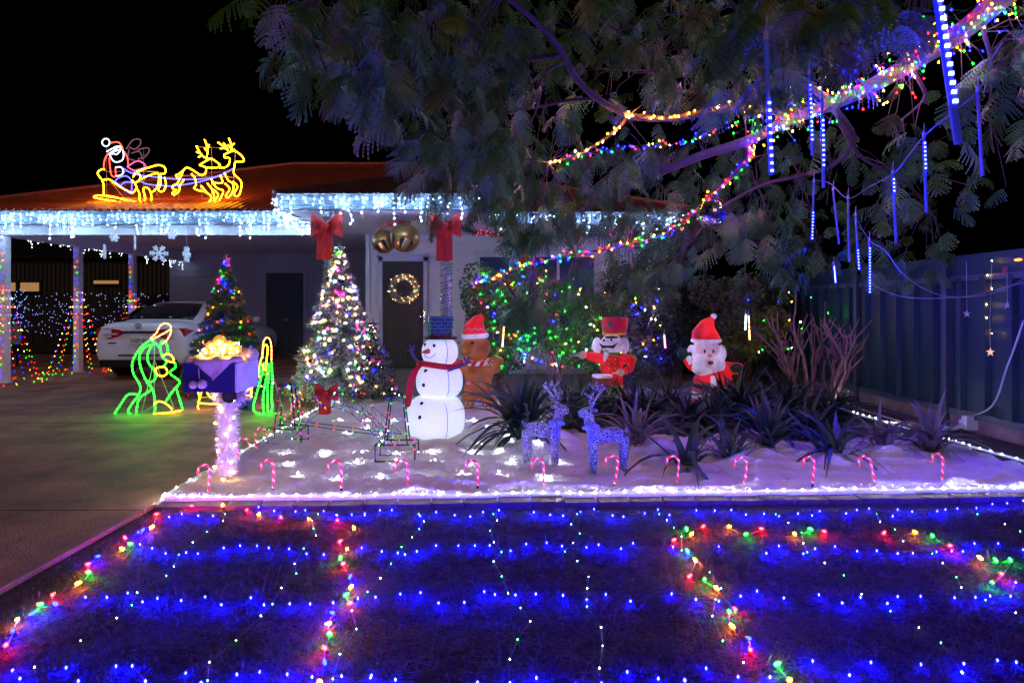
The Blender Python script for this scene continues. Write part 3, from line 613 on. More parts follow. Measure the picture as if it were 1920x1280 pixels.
def cs(w, zb, wt, zt): h = [(0, zb), (w, zb), (w * .985, zb + .06), (wt, zt - .05), (wt * .86, zt), (0, zt + .015)]; return h + [(-x, z) for x, z in reversed(h[1:-1])]
cab = loft([(.5, cs(.76, 1.0, .74, 1.085)), (.95, cs(.8, .98, .66, 1.33)), (1.3, cs(.82, .96, .635, 1.445)), (1.9, cs(.83, .94, .64, 1.475)), (2.5, cs(.83, .93, .63, 1.44)), (3.2, cs(.8, .92, .68, 1.1))])
co = cab.build('cabin', car_p, car, smooth=True); md = co.modifiers.new('s', 'SUBSURF'); md.levels = 2; md.render_levels = 2
# rear glass follows the cabin slope
q = MB(); vs = []; rows = ((.585, 1.115, .67), (.78, 1.23, .665), (.98, 1.345, .625), (1.16, 1.415, .575)); fs = []
for i, (y, z, w) in enumerate(rows):
    for k in range(7): f = k / 6 * 2 - 1; vs.append((CX + f * w, CY0 + y - .035 + .05 * f * f, z + .014 - .018 * f * f))
    if i: o = 7 * (i - 1); fs += [(o + k, o + k + 1, o + 8 + k, o + 7 + k) for k in range(6)]
q.add(vs, fs); o = q.build('rear_window', glass_m, car, smooth=True); o.modifiers.new('s', 'SOLIDIFY').thickness = .012
for sg in (1, -1):
    q = MB(); q.add([(CX + sg * .845, CY0 + .95, 1.05), (CX + sg * .705, CY0 + 1.3, 1.36), (CX + sg * .69, CY0 + 1.9, 1.395), (CX + sg * .86, CY0 + 1.9, 1.02)], [(0, 1, 2, 3)]); q.build('side_window', glass_m, car)
    q = MB(); q.add([(CX + sg * .86, CY0 + 1.96, 1.02), (CX + sg * .69, CY0 + 1.96, 1.395), (CX + sg * .685, CY0 + 2.45, 1.36), (CX + sg * .85, CY0 + 2.95, 1.02)], [(0, 1, 2, 3)]); q.build('side_window', glass_m, car)
    q = MB(); q.ell((CX + sg * .98, CY0 + 2.75, 1.06), (.1, .06, .07)); q.build('mirror', car_p, car, smooth=True)
    # tail lamp: wraps the corner
    q = MB(); out = [(.30, .84), (.34, .925), (.6, .955), (.8, .95), (.87, .9), (.82, .8), (.55, .755), (.4, .79)]
    vs = [(CX + sg * x, CY0 - .012 + max(0, x - .55) ** 2 * .95, z) for x, z in out] + [(CX + sg * x * .97, CY0 + .14 + max(0, x - .5) * .5, z) for x, z in out]; n = len(out)
    fs = [tuple(range(n)), tuple(range(2 * n - 1, n - 1, -1))] + [(i, n + i, n + (i + 1) % n, (i + 1) % n) for i in range(n)]
    q.add(vs, fs); tl = q.build('tail_lamp', tail_m, car)
    q = MB(); q.box((CX + sg * .52, CY0 - .012, .85), (.26, .02, .03)); q.build('reverse_lens', pm('lens_clear', (.5, .45, .45), .1), tl)
    q = MB(); q.tube([(CX + sg * .72, CY0 + .85, .32), (CX + sg * .9, CY0 + .85, .32)], .32, 24); w_ = q.build('wheel', black, car)
    q = MB(); q.tube([(CX + sg * .895, CY0 + .85, .32), (CX + sg * .91, CY0 + .85, .32)], .2, 16); q.build('rim', chrome, w_)
    q = MB(); q.tube([(CX + sg * .72, CY0 + 3.7, .32), (CX + sg * .9, CY0 + 3.7, .32)], .32, 24); q.build('wheel', black, car)
q = MB(); q.box((CX, CY0 - .02, .885), (.66, .03, .035)); q.build('chrome_strip', chrome, car)
q = MB(); q.box((CX, CY0 + .01, .31), (1.4, .1, .13)); q.box((CX, CY0 + .004, .46), (.75, .05, .025)); q.build('bumper_valance', black, car)
pl = MB(); pl.box((CX + .03, CY0 - .022, .735), (.4, .02, .15)); pl = pl.build('number_plate', pm('plate', (.68, .7, .66), .4, var=.03), car)
me = text_mesh('1HEP·891', .115); me.materials.append(pm('plate_ink', (.02, .06, .05), .5)); o = link('plate_number', me, pl, Vector((CX + .03, CY0 - .036, .725)) - world_off(pl)); o.rotation_euler = (R(90), 0, 0); o.scale = (.78, 1, 1)
em = MB(); ring = lambda rx, rz, dx=0, dz=0: em.tube([(CX + dx + rx * math.cos(a), CY0 - .03, 1.0 + dz + rz * math.sin(a)) for a in np.linspace(0, 2 * math.pi, 25)], .006, 5)
ring(.065, .045); ring(.022, .044); ring(.045, .018, 0, .018); em.build('emblem', chrome, car)
q = MB(); q.box((CX - .5, CY0 + .005, .68), (.16, .008, .022)); q.build('badge', chrome, car)

# ================================================================ christmas trees
def cone_tree(name, label, base, h, r, needle_mats, bulbs, nb, seed, tin=None, orn=(), rb=.0062, star=None, dens=1.0, mats=EM):
    rr = random.Random(seed); base = Vector(base); t = thing(name, base, label, 'christmas tree'); g = np.random.default_rng(seed)
    q = MB(); q.tube([base, base + Vector((0, 0, h * .95))], [.03, .008], 6); q.tube([base + Vector((-.25, 0, .01)), base + Vector((.25, 0, .01))], .015, 4); q.tube([base + Vector((0, -.25, .01)), base + Vector((0, .25, .01))], .015, 4)
    q.build('trunk', pm('tree_pole', (.03, .05, .03), .7), t)
    tiers = int(h * 9); tips = []; segs = []
    for i in range(tiers):
        u = i / (tiers - 1); z = .16 + (h - .2) * u; rad = r * (1 - u) ** .92 + .05; nbk = int(9 + 26 * (1 - u))
        for k in range(nbk):
            a = rr.uniform(0, 2 * math.pi); rl = rad * rr.uniform(.78, 1.08); p0 = base + Vector((0, 0, z + .1 * rl)); p1 = base + Vector((rl * math.cos(a), rl * math.sin(a), z - .12 * rl + rr.uniform(-.03, .03)))
            segs.append((p0, p1)); tips.append((p0, p1))
    for mi, (mat, frac, nl) in enumerate(needle_mats):
        A = []; D = []
        for p0, p1 in segs:
            n = int((p1 - p0).length * 420 * frac * dens) + 3; u = g.uniform(.18, 1.02, n); A.append(np.array(p0) + (np.array(p1) - np.array(p0)) * u[:, None]); D.append(np.repeat([np.array((p1 - p0).normalized())], n, 0))
        A = np.concatenate(A); D = np.concatenate(D); n = len(A); d = g.normal(0, 1, (n, 3)) + D * .7; d /= np.linalg.norm(d, axis=1)[:, None]
        s = np.cross(d, g.normal(0, 1, (n, 3))); s /= np.linalg.norm(s, axis=1)[:, None]; L = nl * g.uniform(.6, 1.2, n); tip = A + d * L[:, None]; w = .0042
        npmesh('needles', np.stack([A - s * w, A + s * w, tip + s * w * .4, tip - s * w * .4], 1).reshape(-1, 3), np.arange(4 * n).reshape(-1, 4), mat, t, kind='stuff')
    by = {}
    for i in range(nb):
        p0, p1 = rr.choice(tips); p = p0.lerp(p1, rr.uniform(.62, 1.0)) + Vector((rr.uniform(-.02, .02), rr.uniform(-.03, .01), rr.uniform(0, .05))); by.setdefault(rr.choice(bulbs), MB()).octa(p, rb, 1.3)
    for k in sorted(by): by[k].build('bulbs', mats[k], t, kind='stuff')
    if tin:
        turns = 7; pth = []
        for a in np.linspace(0, 2 * math.pi * turns, 160):
            u = a / (2 * math.pi * turns); rd = r * .97 * (1 - u) ** .92 + .05; pth.append(base + Vector((rd * math.cos(a), rd * math.sin(a), .2 + (h - .3) * u - .04 * abs(math.sin(a * 2.5)))))
        V, Q = tinsel(pth, .05, 420, .0025); npmesh('tinsel', V, Q, tin, t, kind='stuff')
    for n_, mat, rad in orn:
        for i in range(n_):
            p0, p1 = rr.choice(tips); p = p0.lerp(p1, 1.0) + Vector((0, 0, -.03)); q = MB(); q.ell(p, rad, None, 10, 7); q.tube([p + Vector((0, 0, rad * .9)), p + Vector((0, 0, rad * 1.3))], .006, 5); q.build('bauble', mat, t, smooth=True)
    if star:
        sc, smat = star; star5(base + Vector((0, 0, h + sc * .6)), sc, smat, t)
    return t
def star5(c, s, mat, parent, name='star'):
    c = Vector(c); vs = [c + Vector((0, -s * .28, 0)), c + Vector((0, s * .28, 0))]
    for k in range(10): a = math.pi / 2 + k * math.pi / 5; rr_ = s if k % 2 == 0 else s * .4; vs.append(c + Vector((rr_ * math.cos(a), 0, rr_ * math.sin(a))))
    fs = []
    for k in range(10): j = (k + 1) % 10; fs += [(0, 2 + j, 2 + k), (1, 2 + k, 2 + j)]
    q = MB(); q.add(vs, fs); return q.build(name, mat, parent)
ng = pm('pine_green', (.025, .07, .03), .7, var=.5, scale=15); nf = pm('flocked_white', (.6, .62, .6), .9, var=.25, scale=15); ny_ = pm('pine_olive', (.1, .12, .04), .7, var=.4, scale=15)
bb = [pm('bauble_blue', (.02, .04, .4), .12, .6), pm('bauble_red', (.45, .01, .02), .12, .6), pm('bauble_silver', (.6, .6, .65), .1, .9), pm('bauble_gold', (.6, .35, .06), .12, .9)]
cone_tree('christmas_tree', 'dark green christmas tree with gold tinsel and multicoloured lights on the driveway', G(425, 738), 2.03, .62, [(ng, 1, .06), (ny_, .35, .055)], 'BBGGARM', 150, 11, gold, [(16, bb[0], .035), (14, bb[1], .03), (8, bb[3], .03)], star=(.09, pm('star_pink', (.6, .15, .25), .25, .6)))
cone_tree('christmas_tree', 'tall white flocked christmas tree glowing with warm and blue lights', G(637, 748), 2.13, .68, [(nf, 2.0, .065), (ng, .5, .06), (ny_, .35, .055)], 'YYYYYBGWWYM', 430, 12, None, [(14, bb[0], .035), (10, bb[2], .035), (8, bb[1], .03)], star=(.1, pm('star_silver', (.6, .65, .6), .2, .8)))
cone_tree('christmas_tree', 'short dark flocked christmas tree at the right foot of the tall white one', G(700, 752), 1.02, .36, [(ng, 1, .055), (nf, .35, .055)], 'YYBWR', 70, 13, None, [(10, bb[2], .035), (6, bb[0], .03)], star=(.11, pm('star_steel', (.3, .34, .38), .2, .9)), mats=SM)

# ================================================================ letterbox
L0 = G(427, 905); LD = L0.y; lb = thing('letterbox', L0, 'dark blue letterbox on a white tinsel-wrapped post with glowing golden baubles on top', 'letterbox')
q = MB(); q.tube([L0, L0 + Vector((0, 0, .75))], .035, 8); q.build('post', white, lb)
V, Q = tinsel([L0 + Vector((.012 * math.sin(k * 2.2), .012 * math.cos(k * 2), .02 + k * .03)) for k in range(24)], .095, 5200, .0016); npmesh('white_tinsel', V, Q, pm('white_tinsel', (.75, .74, .78), .6, var=.1), lb, kind='stuff')
V, Q = tinsel([P(405, 735, LD), P(420, 748, LD), P(445, 748, LD), P(460, 735, LD)], .08, 4200, .0016); npmesh('tinsel_collar', V, Q, bpy.data.materials['white_tinsel'], lb, kind='stuff')
b = MB()
for i in range(17): p = L0 + Vector((.075 * math.sin(i * 2.4), -.05 - .03 * math.cos(i * 2.4), .05 + i * .042)); b.octa(p, .008)
b.build('bulbs', SM['Y'], lb, kind='stuff')
blue_m = pm('letterbox_blue', (.012, .015, .08), .4, var=.12)
c = P(412, 703, LD - .05); q = MB(); q.box2((c.x - .195, LD - .2, c.z - .11), (c.x + .185, LD + .17, c.z + .1)); q.build('box', blue_m, lb)
q = MB(); q.box2((c.x + .186, LD - .2, c.z - .11), (c.x + .2, LD + .17, c.z + .1)); q.build('side_panel', pm('panel_grey', (.5, .5, .56), .5), lb)
q = MB(); q.tube([P(430, 742, LD - .2), P(430, 742, LD + .15)], .052, 18, cap=False); q.tube([P(430, 742, LD - .17), P(430, 742, LD - .16)], .05, 18); q.build('newspaper_tube', black, lb)
cl = pm('white_fleece', (.5, .41, .34), .9, var=.12, scale=20, bump=.6)
top = c.z + .1; q = MB()
for i in range(9): u = i / 8; q.ell((c.x - .17 + .34 * u, LD - .14 + .03 * math.sin(i * 2), top + .015 + .015 * math.sin(i * 1.7)), (.045, .06, .032))
for i in range(7): u = i / 6; q.ell((c.x - .17 + .34 * u, LD + .1, top + .04), (.06, .08, .06))
q.ell((c.x, LD, top), (.2, .17, .04)); blob('fleece_sack', q, cl, lb, .012, 4)
q = MB(); n = 10; vs = []; fs = []
for i in range(n):
    u = i / (n - 1); hw = .15 * (1 - u)
    for k in range(5): f = k / 2 - 1; vs.append((c.x + .03 + f * hw, LD - .205 - .01 * math.sin(u * 4 + k), top + .03 - u * .15))
    if i: o = 5 * (i - 1); fs += [(o + k, o + k + 1, o + 6 + k, o + 5 + k) for k in range(4)]
q.add(vs, fs); o = q.build('cloth_flap', cl, lb, smooth=True); o.modifiers.new('s', 'SOLIDIFY').thickness = .006
q = MB(); q.ell(P(362, 721, LD - .22), .03); q.ell(P(379, 720, LD - .22), .034); q.build('pompom', cl, lb, smooth=True)
q = MB(); q.tube([P(372, 690, LD - .21), P(374, 710, LD - .22)], .004, 4); q.build('pompom_cord', cl, lb)
gl = pm('golden_bauble', (.7, .4, .1), .15, .7, em=.55, emcol=(1, .5, .08))
for x, y, r in ((395, 648, .035), (412, 640, .05), (430, 648, .042), (418, 656, .045), (445, 655, .035), (385, 660, .035), (402, 662, .04), (437, 662, .035)):
    q = MB(); q.ell(P(x, y, LD), r, None, 14, 9); q.build('bauble', gl, lb, smooth=True)
b = MB()
for i in range(26): b.octa(P(random.uniform(375, 455), random.uniform(640, 664), LD - random.uniform(.05, .13)), .0055)
b.build('bulbs', EM['Y'], lb, kind='stuff')
pb = MB(); c2 = G(460, 768); pb.box(c2 + Vector((0, 0, .075)), (.15, .1, .15)); t = thing('power_box', c2, 'small blue weatherproof power box on the driveway behind the letterbox', 'power box'); pb.build('case', pm('power_blue', (.03, .06, .4), .35), t)
for dz in (.045, .105): q = MB(); q.tube([c2 + Vector((.03, -.05, dz)), c2 + Vector((.03, -.06, dz))], .025, 12); q.build('socket_cap', black, t)

# ================================================================ candy canes
cane_m = stripe_mat('candy_stripe', (.75, .02, .03), (.8, .5, .55), .055, .45, .7)
stake_m = black
def cane_proto():
    q = MB(); pts = [Vector((0, 0, .03)), Vector((0, 0, .1)), Vector((0, 0, .165))]
    for a in np.linspace(0, math.pi, 10): pts.append(Vector((-.045 + .045 * math.cos(a), 0, .175 + .05 * math.sin(a))))
    pts.append(Vector((-.09, 0, .15))); q.tube(pts, .0085, 10); a = q.mesh('cane', smooth=True); a.materials.append(cane_m)
    q = MB(); q.tube([Vector((0, 0, -.04)), Vector((0, 0, .035))], .008, 6); b_ = q.mesh('stake'); b_.materials.append(stake_m); return a, b_
ca, cst = cane_proto()
def cane(p, lab, rz=0, s=1.0):
    t = thing('candy_cane', p, lab, 'candy cane', 'candy cane stakes'); t.rotation_euler = (random.uniform(-.14, .14), random.uniform(-.16, .18), rz); t.scale = (s, s, s); link('cane', ca, t); link('stake', cst, t); return t
names = ['first', 'second', 'third', 'fourth', 'fifth', 'sixth', 'seventh', 'eighth', 'ninth', 'tenth', 'eleventh', 'twelfth']
for i, (x, y) in enumerate(((389, 928), (512, 923), (640, 923), (766, 919), (896, 917), (1019, 916), (1151, 914), (1269, 913), (1394, 914), (1523, 914), (1642, 911), (1766, 908))):
    p = G(x, y, .02); cane(Vector((p.x, p.y, .02)), '%s candy cane from the left in the front row along the lawn' % names[i], random.uniform(-.2, .2), 1.0 + random.uniform(-.04, .04))
for i, (x, y) in enumerate(((407, 893), (449, 872), (480, 850), (513, 815), (543, 786), (551, 770))):
    p = G(x, y, .0); cane(Vector((p.x, p.y, 0)), '%s candy cane from the front along the driveway edge of the snow' % names[i], R(200) + random.uniform(-.3, .3), 1.05)
for i, (x, y) in enumerate(((577, 745), (600, 740), (727, 738), (740, 736))):
    p = G(x, y + 12, .0); cane(Vector((p.x, p.y, 0)), ['candy cane left of the white tree foot', 'candy cane just behind the small red bow', 'candy cane right of the short tree', 'candy cane farthest right behind the short tree'][i], R(40 * i), 1.1)

# ================================================================ wire-frame arch bridge
br = thing('arch_bridge_light_figure', (-1.6, 5.5, .03), 'wire-frame arch bridge with two pylons dotted with coloured lights in the snow', 'light figure')
def pylon(c, s):
    c = Vector(c); q = MB(); bl = []
    bs = [c + Vector((sx * .17, sy * .1, 0)) for sx, sy in ((-1, -1), (1, -1), (1, 1), (-1, 1))]; tb = [p + Vector((0, 0, .14)) for p in bs]
    lo = [c + Vector((sx * .1, sy * .07, .14)) for sx, sy in ((-1, -1), (1, -1), (1, 1), (-1, 1))]; hi = [c + Vector((sx * .055, sy * .045, .56)) for sx, sy in ((-1, -1), (1, -1), (1, 1), (-1, 1))]
    for i in range(4):
        j = (i + 1) % 4
        for a, b in ((bs[i], tb[i]), (tb[i], tb[j]), (bs[i], bs[j]), (lo[i], hi[i]), (hi[i], hi[j])): q.tube([a, b], .0062, 5); n = max(2, int((b - a).length / .06)); bl += [a.lerp(b, (k + .5) / n) for k in range(n)]
    q.build('pylon', wire_k, br); return bl
pA = Vector((-2.2, 5.85, .03)); pB = Vector((-1.0, 5.2, .03)); pts = pylon(pA, 1) + pylon(pB, 1); q = MB(); dv_ = (pB - pA); sd = Vector((-dv_.y, dv_.x, 0)).normalized() * .06
for sgn in (-1, 1):
    up = []; lo = []
    for k in range(13):
        u = k / 12; p = pA.lerp(pB, u) + sd * sgn; up.append(p + Vector((0, 0, .2 + .32 * math.sin(u * math.pi)))); lo.append(p + Vector((0, 0, .02 + .38 * math.sin(u * math.pi))))
    q.tube(up, .003, 4); q.tube(lo, .003, 4); pts += up + lo
    for k in range(12): q.tube([up[k], lo[k + 1]], .002, 3); q.tube([lo[k], up[k]], .002, 3); pts.append(up[k].lerp(lo[k + 1], .5))
    dk = [pA.lerp(pB, u) + sd * sgn + Vector((0, 0, .2)) for u in np.linspace(0, 1, 13)]; q.tube(dk, .004, 4); pts += dk
q.build('arch_truss', wire_k, br); by = {}
for p in pts[::2]: by.setdefault(random.choice('GGWMRB'), MB()).octa(p + Vector((0, -.006, 0)), .0042)
for k in sorted(by): by[k].build('bulbs', WK[k], br, kind='stuff')
# ================================================================ snowman
S0 = Vector((P(817, 828, 6.05).x, 6.05, SZ(-.77, 6.05) - .03)); k_ = 6.05 / F
sm_m = pm('snowman_mesh', (.8, .82, .88), .8, var=.08, scale=50, em=.72, emcol=(.68, .82, 1), bump=.6, bscale=45, stretch=(1, 1, 2.2))
_n = sm_m.node_tree.nodes; _l = sm_m.node_tree.links; _tc = _n.new('ShaderNodeTexCoord'); _w = _n.new('ShaderNodeTexWave'); _w.bands_direction = 'Z'; _w.inputs['Scale'].default_value = 22; _w.inputs['Distortion'].default_value = 5; _w.inputs['Detail Scale'].default_value = 6; _w.inputs['Detail'].default_value = 4
_l.new(_tc.outputs['Object'], _w.inputs['Vector']); _mr = _n.new('ShaderNodeMapRange'); _mr.inputs['To Min'].default_value = .42; _mr.inputs['To Max'].default_value = .8; _l.new(_w.outputs['Fac'], _mr.inputs['Value']); _l.new(_mr.outputs[0], _n['Principled BSDF'].inputs['Emission Strength'])
sn = thing('snowman', S0, 'glowing white mesh snowman with blue top hat and red scarf', 'snowman')
def at(x, y, dy=0): return Vector((P(x, y, 6.05).x, 6.05 + dy, P(x, y, 6.05).z))
def ballprof(r, h, e=2.6): return [(r * (max(0, 1 - abs(t) ** e)) ** (1 / e), h * t) for t in np.linspace(-.97, .97, 17)]
q = MB(); q.lathe(ballprof(.295, .25), at(817, 783), 32); q.build('lower_ball', sm_m, sn, smooth=True)
q = MB(); q.lathe(ballprof(.235, .185), at(824, 714), 32); q.build('middle_ball', sm_m, sn, smooth=True)
hd = at(825, 659); q = MB(); q.lathe(ballprof(.183, .15, 2.4), hd, 32); q.build('head', sm_m, sn, smooth=True)
for nm, c, r, h in (('lower_ball', at(817, 783), .297, .24), ('middle_ball', at(824, 714), .237, .18), ('head', hd, .185, .145)):
    q = MB(); a = -1.05; pr = ballprof(r, h, 2.6 if nm != 'head' else 2.4); q.tube([c + Vector((math.cos(a) * x, math.sin(a) * x, z)) for x, z in pr], .0045, 5); q.build('seam', pm('seam_grey', (.35, .38, .5), .7), sn)
hat_m = pm('hat_blue', (.012, .03, .06), .25, var=.5, scale=20, em=.03, emcol=(.1, .3, .6)); band = pm('hat_band', (.2, .015, .04), .5)
hb = at(826, 633); q = MB(); q.lathe([(.165, -.012), (.17, 0), (.165, .01)], hb, 28); h_ = q.build('hat_brim', black, sn)
q = MB(); q.lathe([(.118, 0), (.122, .06), (.13, .21), (.126, .216), (.02, .217)], hb, 24); q.build('hat_crown', hat_m, sn)
q = MB(); q.lathe([(.124, .01), (.127, .035)], hb, 24); q.build('hat_band', band, sn)
q = MB()
for i in range(5):
    z = .06 + i * .035; q.tube([hb + Vector((.131 * math.cos(a), .131 * math.sin(a), z)) for a in np.linspace(math.pi, 2 * math.pi, 13)], .0025, 4)
    for j in range(6): a = math.pi + (j + (.5 if i % 2 else 0)) * math.pi / 6 + .2; q.tube([hb + Vector((.131 * math.cos(a), .131 * math.sin(a), z)), hb + Vector((.133 * math.cos(a), .133 * math.sin(a), z + .035))], .0025, 4)
q.build('hat_lines', pm('hat_line', (.1, .25, .35), .5, em=.05), sn)
def on(c, r, h, px, py, e=2.6):       # point on the ball's front under a photo pixel
    t = at(px, py); dx = t.x - c.x; dz = t.z - c.z; rr_ = r * max(0, 1 - abs(dz / h) ** e) ** (1 / e); return Vector((t.x, c.y - math.sqrt(max(0, rr_ ** 2 - dx ** 2)), t.z))
for x, y in ((800, 645), (818, 646)):
    q = MB(); q.ell(on(hd, .183, .15, x, y, 2.4), (.016, .012, .019)); q.build('eye', black, sn, smooth=True)
n0 = on(hd, .183, .15, 807, 656, 2.4); q = MB(); q.tube([n0, n0 + Vector((-.03, -.05, -.006)), n0 + Vector((-.055, -.075, -.008))], [.028, .018, .004], 10); q.build('carrot_nose', pm('carrot', (.6, .1, .02), .5, em=.1), sn, smooth=True)
q = MB(); q.tube([on(hd, .185, .15, x, y, 2.4) for x, y in ((799, 663), (803, 667), (808, 668), (813, 667), (818, 663), (821, 659))], .004, 5); q.build('smile', black, sn)
for i, (x, y) in enumerate(((803, 692), (800, 717), (797, 750), (795, 773))):
    c, r, h = (at(824, 714), .235, .185) if i < 2 else (at(817, 783), .295, .25); q = MB(); q.ell(on(c, r, h, x, y), (.02, .01, .02)); q.build('button', black, sn, smooth=True)
sc_m = pm('scarf_red', (.5, .012, .015), .8, var=.15, scale=30, bump=.3, em=.06)
q = MB(); c = at(825, 682); q.tube([c + Vector((.21 * math.cos(a), .21 * math.sin(a), .015 * math.sin(a * 2))) for a in np.linspace(0, 2 * math.pi, 30)], .03, 8); q.build('scarf', sc_m, sn, smooth=True)
q = MB(); vs = []; fs = []
for i, (x, y, w) in enumerate(((795, 680, 12), (785, 692, 14), (778, 710, 14), (775, 728, 13), (773, 748, 12), (771, 757, 10))):
    vs += [at(x - w / 2, y, -.22 - .02 * math.sin(i)), at(x + w / 2, y - 2, -.25), at(x + w / 2, y - 2, -.235), at(x - w / 2, y, -.205)]
    if i: o = 4 * (i - 1); fs += [(o + k, o + (k + 1) % 4, o + 4 + (k + 1) % 4, o + 4 + k) for k in range(4)]
fs += [(3, 2, 1, 0), (20, 21, 22, 23)]; q.add(vs, fs); q.build('scarf_end', sc_m, sn)
arm_m = pm('arm_blue', (.04, .05, .12), .6)
for a in ([(786, 678), (778, 668), (772, 655)], [(845, 690), (865, 683), (880, 675)]):
    q = MB(); pp = [at(x, y, -.05 if a[0][0] < 800 else -.24) for x, y in a]; q.tube(pp, .012, 6); e = pp[-1]; sg = -1 if a[0][0] < 800 else 1
    for dx, dz in ((-.03, .05), (.02, .055), (.045, .0)): q.tube([e - Vector((sg * .02, 0, .01)), e + Vector((sg * dx, 0, dz))], .009, 5)
    q.build('twig_arm', arm_m, sn)

# ================================================================ inflatables (lit softly from inside)
def infl0(name, col, em=.22, emc=None): return pm(name, col, .38, var=.08, scale=5, em=em, emcol=emc or tuple(c * .9 for c in col), bump=.28, bscale=11)
def infl(name, col, em=.22, emc=None):      # thin nylon lit from a bulb inside: glow uneven, fabric puckered
    m = infl0(name, col, em, emc); n = m.node_tree.nodes; l = m.node_tree.links; tc = n.new('ShaderNodeTexCoord'); nz = n.new('ShaderNodeTexNoise'); nz.inputs['Scale'].default_value = 5; l.new(tc.outputs['Object'], nz.inputs['Vector'])
    mr = n.new('ShaderNodeMapRange'); mr.inputs['From Min'].default_value = .35; mr.inputs['From Max'].default_value = .68; mr.inputs['To Min'].default_value = em * .6; mr.inputs['To Max'].default_value = em * 2.8; l.new(nz.outputs['Fac'], mr.inputs['Value']); l.new(mr.outputs[0], n['Principled BSDF'].inputs['Emission Strength']); return m
gb_m = infl('gingerbread_brown', (.33, .1, .03), .2, (.3, .08, .02)); rw = infl('red_fabric', (.55, .012, .02), .4); wf_ = infl('white_fabric', (.72, .7, .76), .28, (.55, .45, .75))
D = 7.75; g_ = lambda x, y, dy=0: Vector((P(x, y, D).x, D + dy, P(x, y, D).z))
gm = thing('gingerbread_man', Vector((g_(900, 770).x, D, .0)), 'inflatable brown gingerbread man with red cap and striped scarf behind the snowman', 'inflatable')
q = MB(); q.ell(g_(892, 652), (.2, .17, .17)); blob('head', q, gb_m, gm, .014)
q = MB(); q.ell(g_(897, 700), (.2, .16, .17)); q.ell(g_(897, 725), (.19, .15, .15)); q.tube([g_(885, 735), g_(878, 752), g_(874, 764)], [.1, .1, .09], 12); q.tube([g_(908, 735), g_(918, 752), g_(922, 764)], [.1, .105, .09], 12)
q.tube([g_(908, 690, -.03), g_(928, 685, -.05), g_(935, 668, -.06)], [.1, .1, .075], 12); q.tube([g_(880, 690, -.02), g_(862, 690, -.06), g_(852, 684, -.08)], [.08, .08, .06], 12); blob('body', q, gb_m, gm, .014, 4)
q = MB(); q.lathe([(.165, 0), (.18, .03), (.17, .06)], g_(891, 634), 20, Matrix.Rotation(-.05, 3, 'Y')); q.build('cap_brim', wf_, gm, smooth=True)
q = MB(); q.tube([g_(891, 628), g_(890, 612), g_(897, 600), g_(905, 591)], [.165, .14, .08, .03], 16); q.build('cap', rw, gm, smooth=True)
q = MB(); q.tube([g_(x, y, -.17) for x, y in ((874, 619), (880, 614), (886, 618), (892, 614), (898, 618), (904, 615), (908, 619))], .004, 5); q.build('cap_trim', white, gm)
st = stripe_mat('scarf_stripe', (.6, .02, .03), (.75, .72, .75), .09, .2); q = MB(); c = g_(895, 678); q.tube([c + Vector((.17 * math.cos(a), .15 * math.sin(a), .012 * math.sin(a))) for a in np.linspace(0, 2 * math.pi, 24)], .035, 8); q.build('scarf', st, gm, smooth=True)
for x, y, r in ((887, 641, .02),): q = MB(); q.ell(g_(x, y, -.165), (r, .012, r * 1.2)); q.build('eye', black, gm, smooth=True)
q = MB(); q.ell(g_(862, 641, -.12), (.012, .012, .02)); q.build('eye', black, gm, smooth=True)
q = MB(); q.tube([g_(x, y, -.168) for x, y in ((866, 658), (871, 663), (878, 663), (884, 657))], .004, 5); q.build('smile', black, gm)
q = MB(); q.ell(g_(892, 651, -.16), (.018, .01, .013)); q.build('cheek', infl('pink', (.6, .1, .25)), gm, smooth=True)
for x, y in ((880, 715), (882, 731)): q = MB(); q.ell(g_(x, y, -.16), (.03, .012, .022)); q.build('button', infl('magenta', (.5, .06, .3)), gm, smooth=True)
for cx, cy_, dd in ((917, 680, -.15), (876, 760, -.1), (912, 762, -.11)):
    q = MB(); q.tube([g_(cx - 9 + 18 * u, cy_ + 3 * math.sin(u * 16), dd - .02) for u in np.linspace(0, 1, 16)], .005, 5); q.ell(g_(cx - 2, cy_ - 6, dd), .014); q.ell(g_(cx + 7, cy_ - 6, dd), .012); q.build('icing', white, gm)
# toy soldier
D2 = 8.6; t_ = lambda x, y, dy=0: Vector((P(x, y, D2).x, D2 + dy, P(x, y, D2).z))
ns = thing('toy_soldier', Vector((t_(1150, 750).x, D2, 0)), 'inflatable red toy soldier with tall hat, moustache and a drum', 'inflatable'); skin = infl('face_fabric', (.62, .55, .62), .3, (.5, .4, .65)); gold_f = infl('gold_fabric', (.5, .28, .04), .2)
q = MB(); q.lathe([(.165, -.0), (.175, .05), (.195, .2), (.19, .235), (.02, .245)], t_(1152, 626), 22); q.build('hat', infl('hat_crimson', (.42, .01, .03), .22), ns, smooth=True)
q = MB(); q.lathe([(.17, 0), (.175, .025)], t_(1152, 627), 22); q.build('hat_band', gold_f, ns); q = MB(); q.ell(t_(1139, 607, -.18), (.03, .02, .042)); q.build('hat_badge', infl('badge', (.06, .16, .12), .05), ns, smooth=True)
q = MB(); q.ell(t_(1144, 631, -.13), (.1, .1, .02)); q.build('visor', black, ns, smooth=True)
q = MB(); q.ell(t_(1147, 645), (.165, .15, .15)); blob('head', q, skin, ns, .014)
for x in (1120, 1171): q = MB(); q.ell(t_(x, 648, .02), (.07, .09, .12)); q.build('hair', wf_, ns, smooth=True)
for x, y in ((1129, 637), (1143, 636)): q = MB(); q.ell(t_(x, y, -.147), (.017, .014, .018)); q.build('eye', black, ns, smooth=True)
q = MB(); q.ell(t_(1134, 643, -.165), (.025, .03, .028)); q.build('nose', skin, ns, smooth=True)
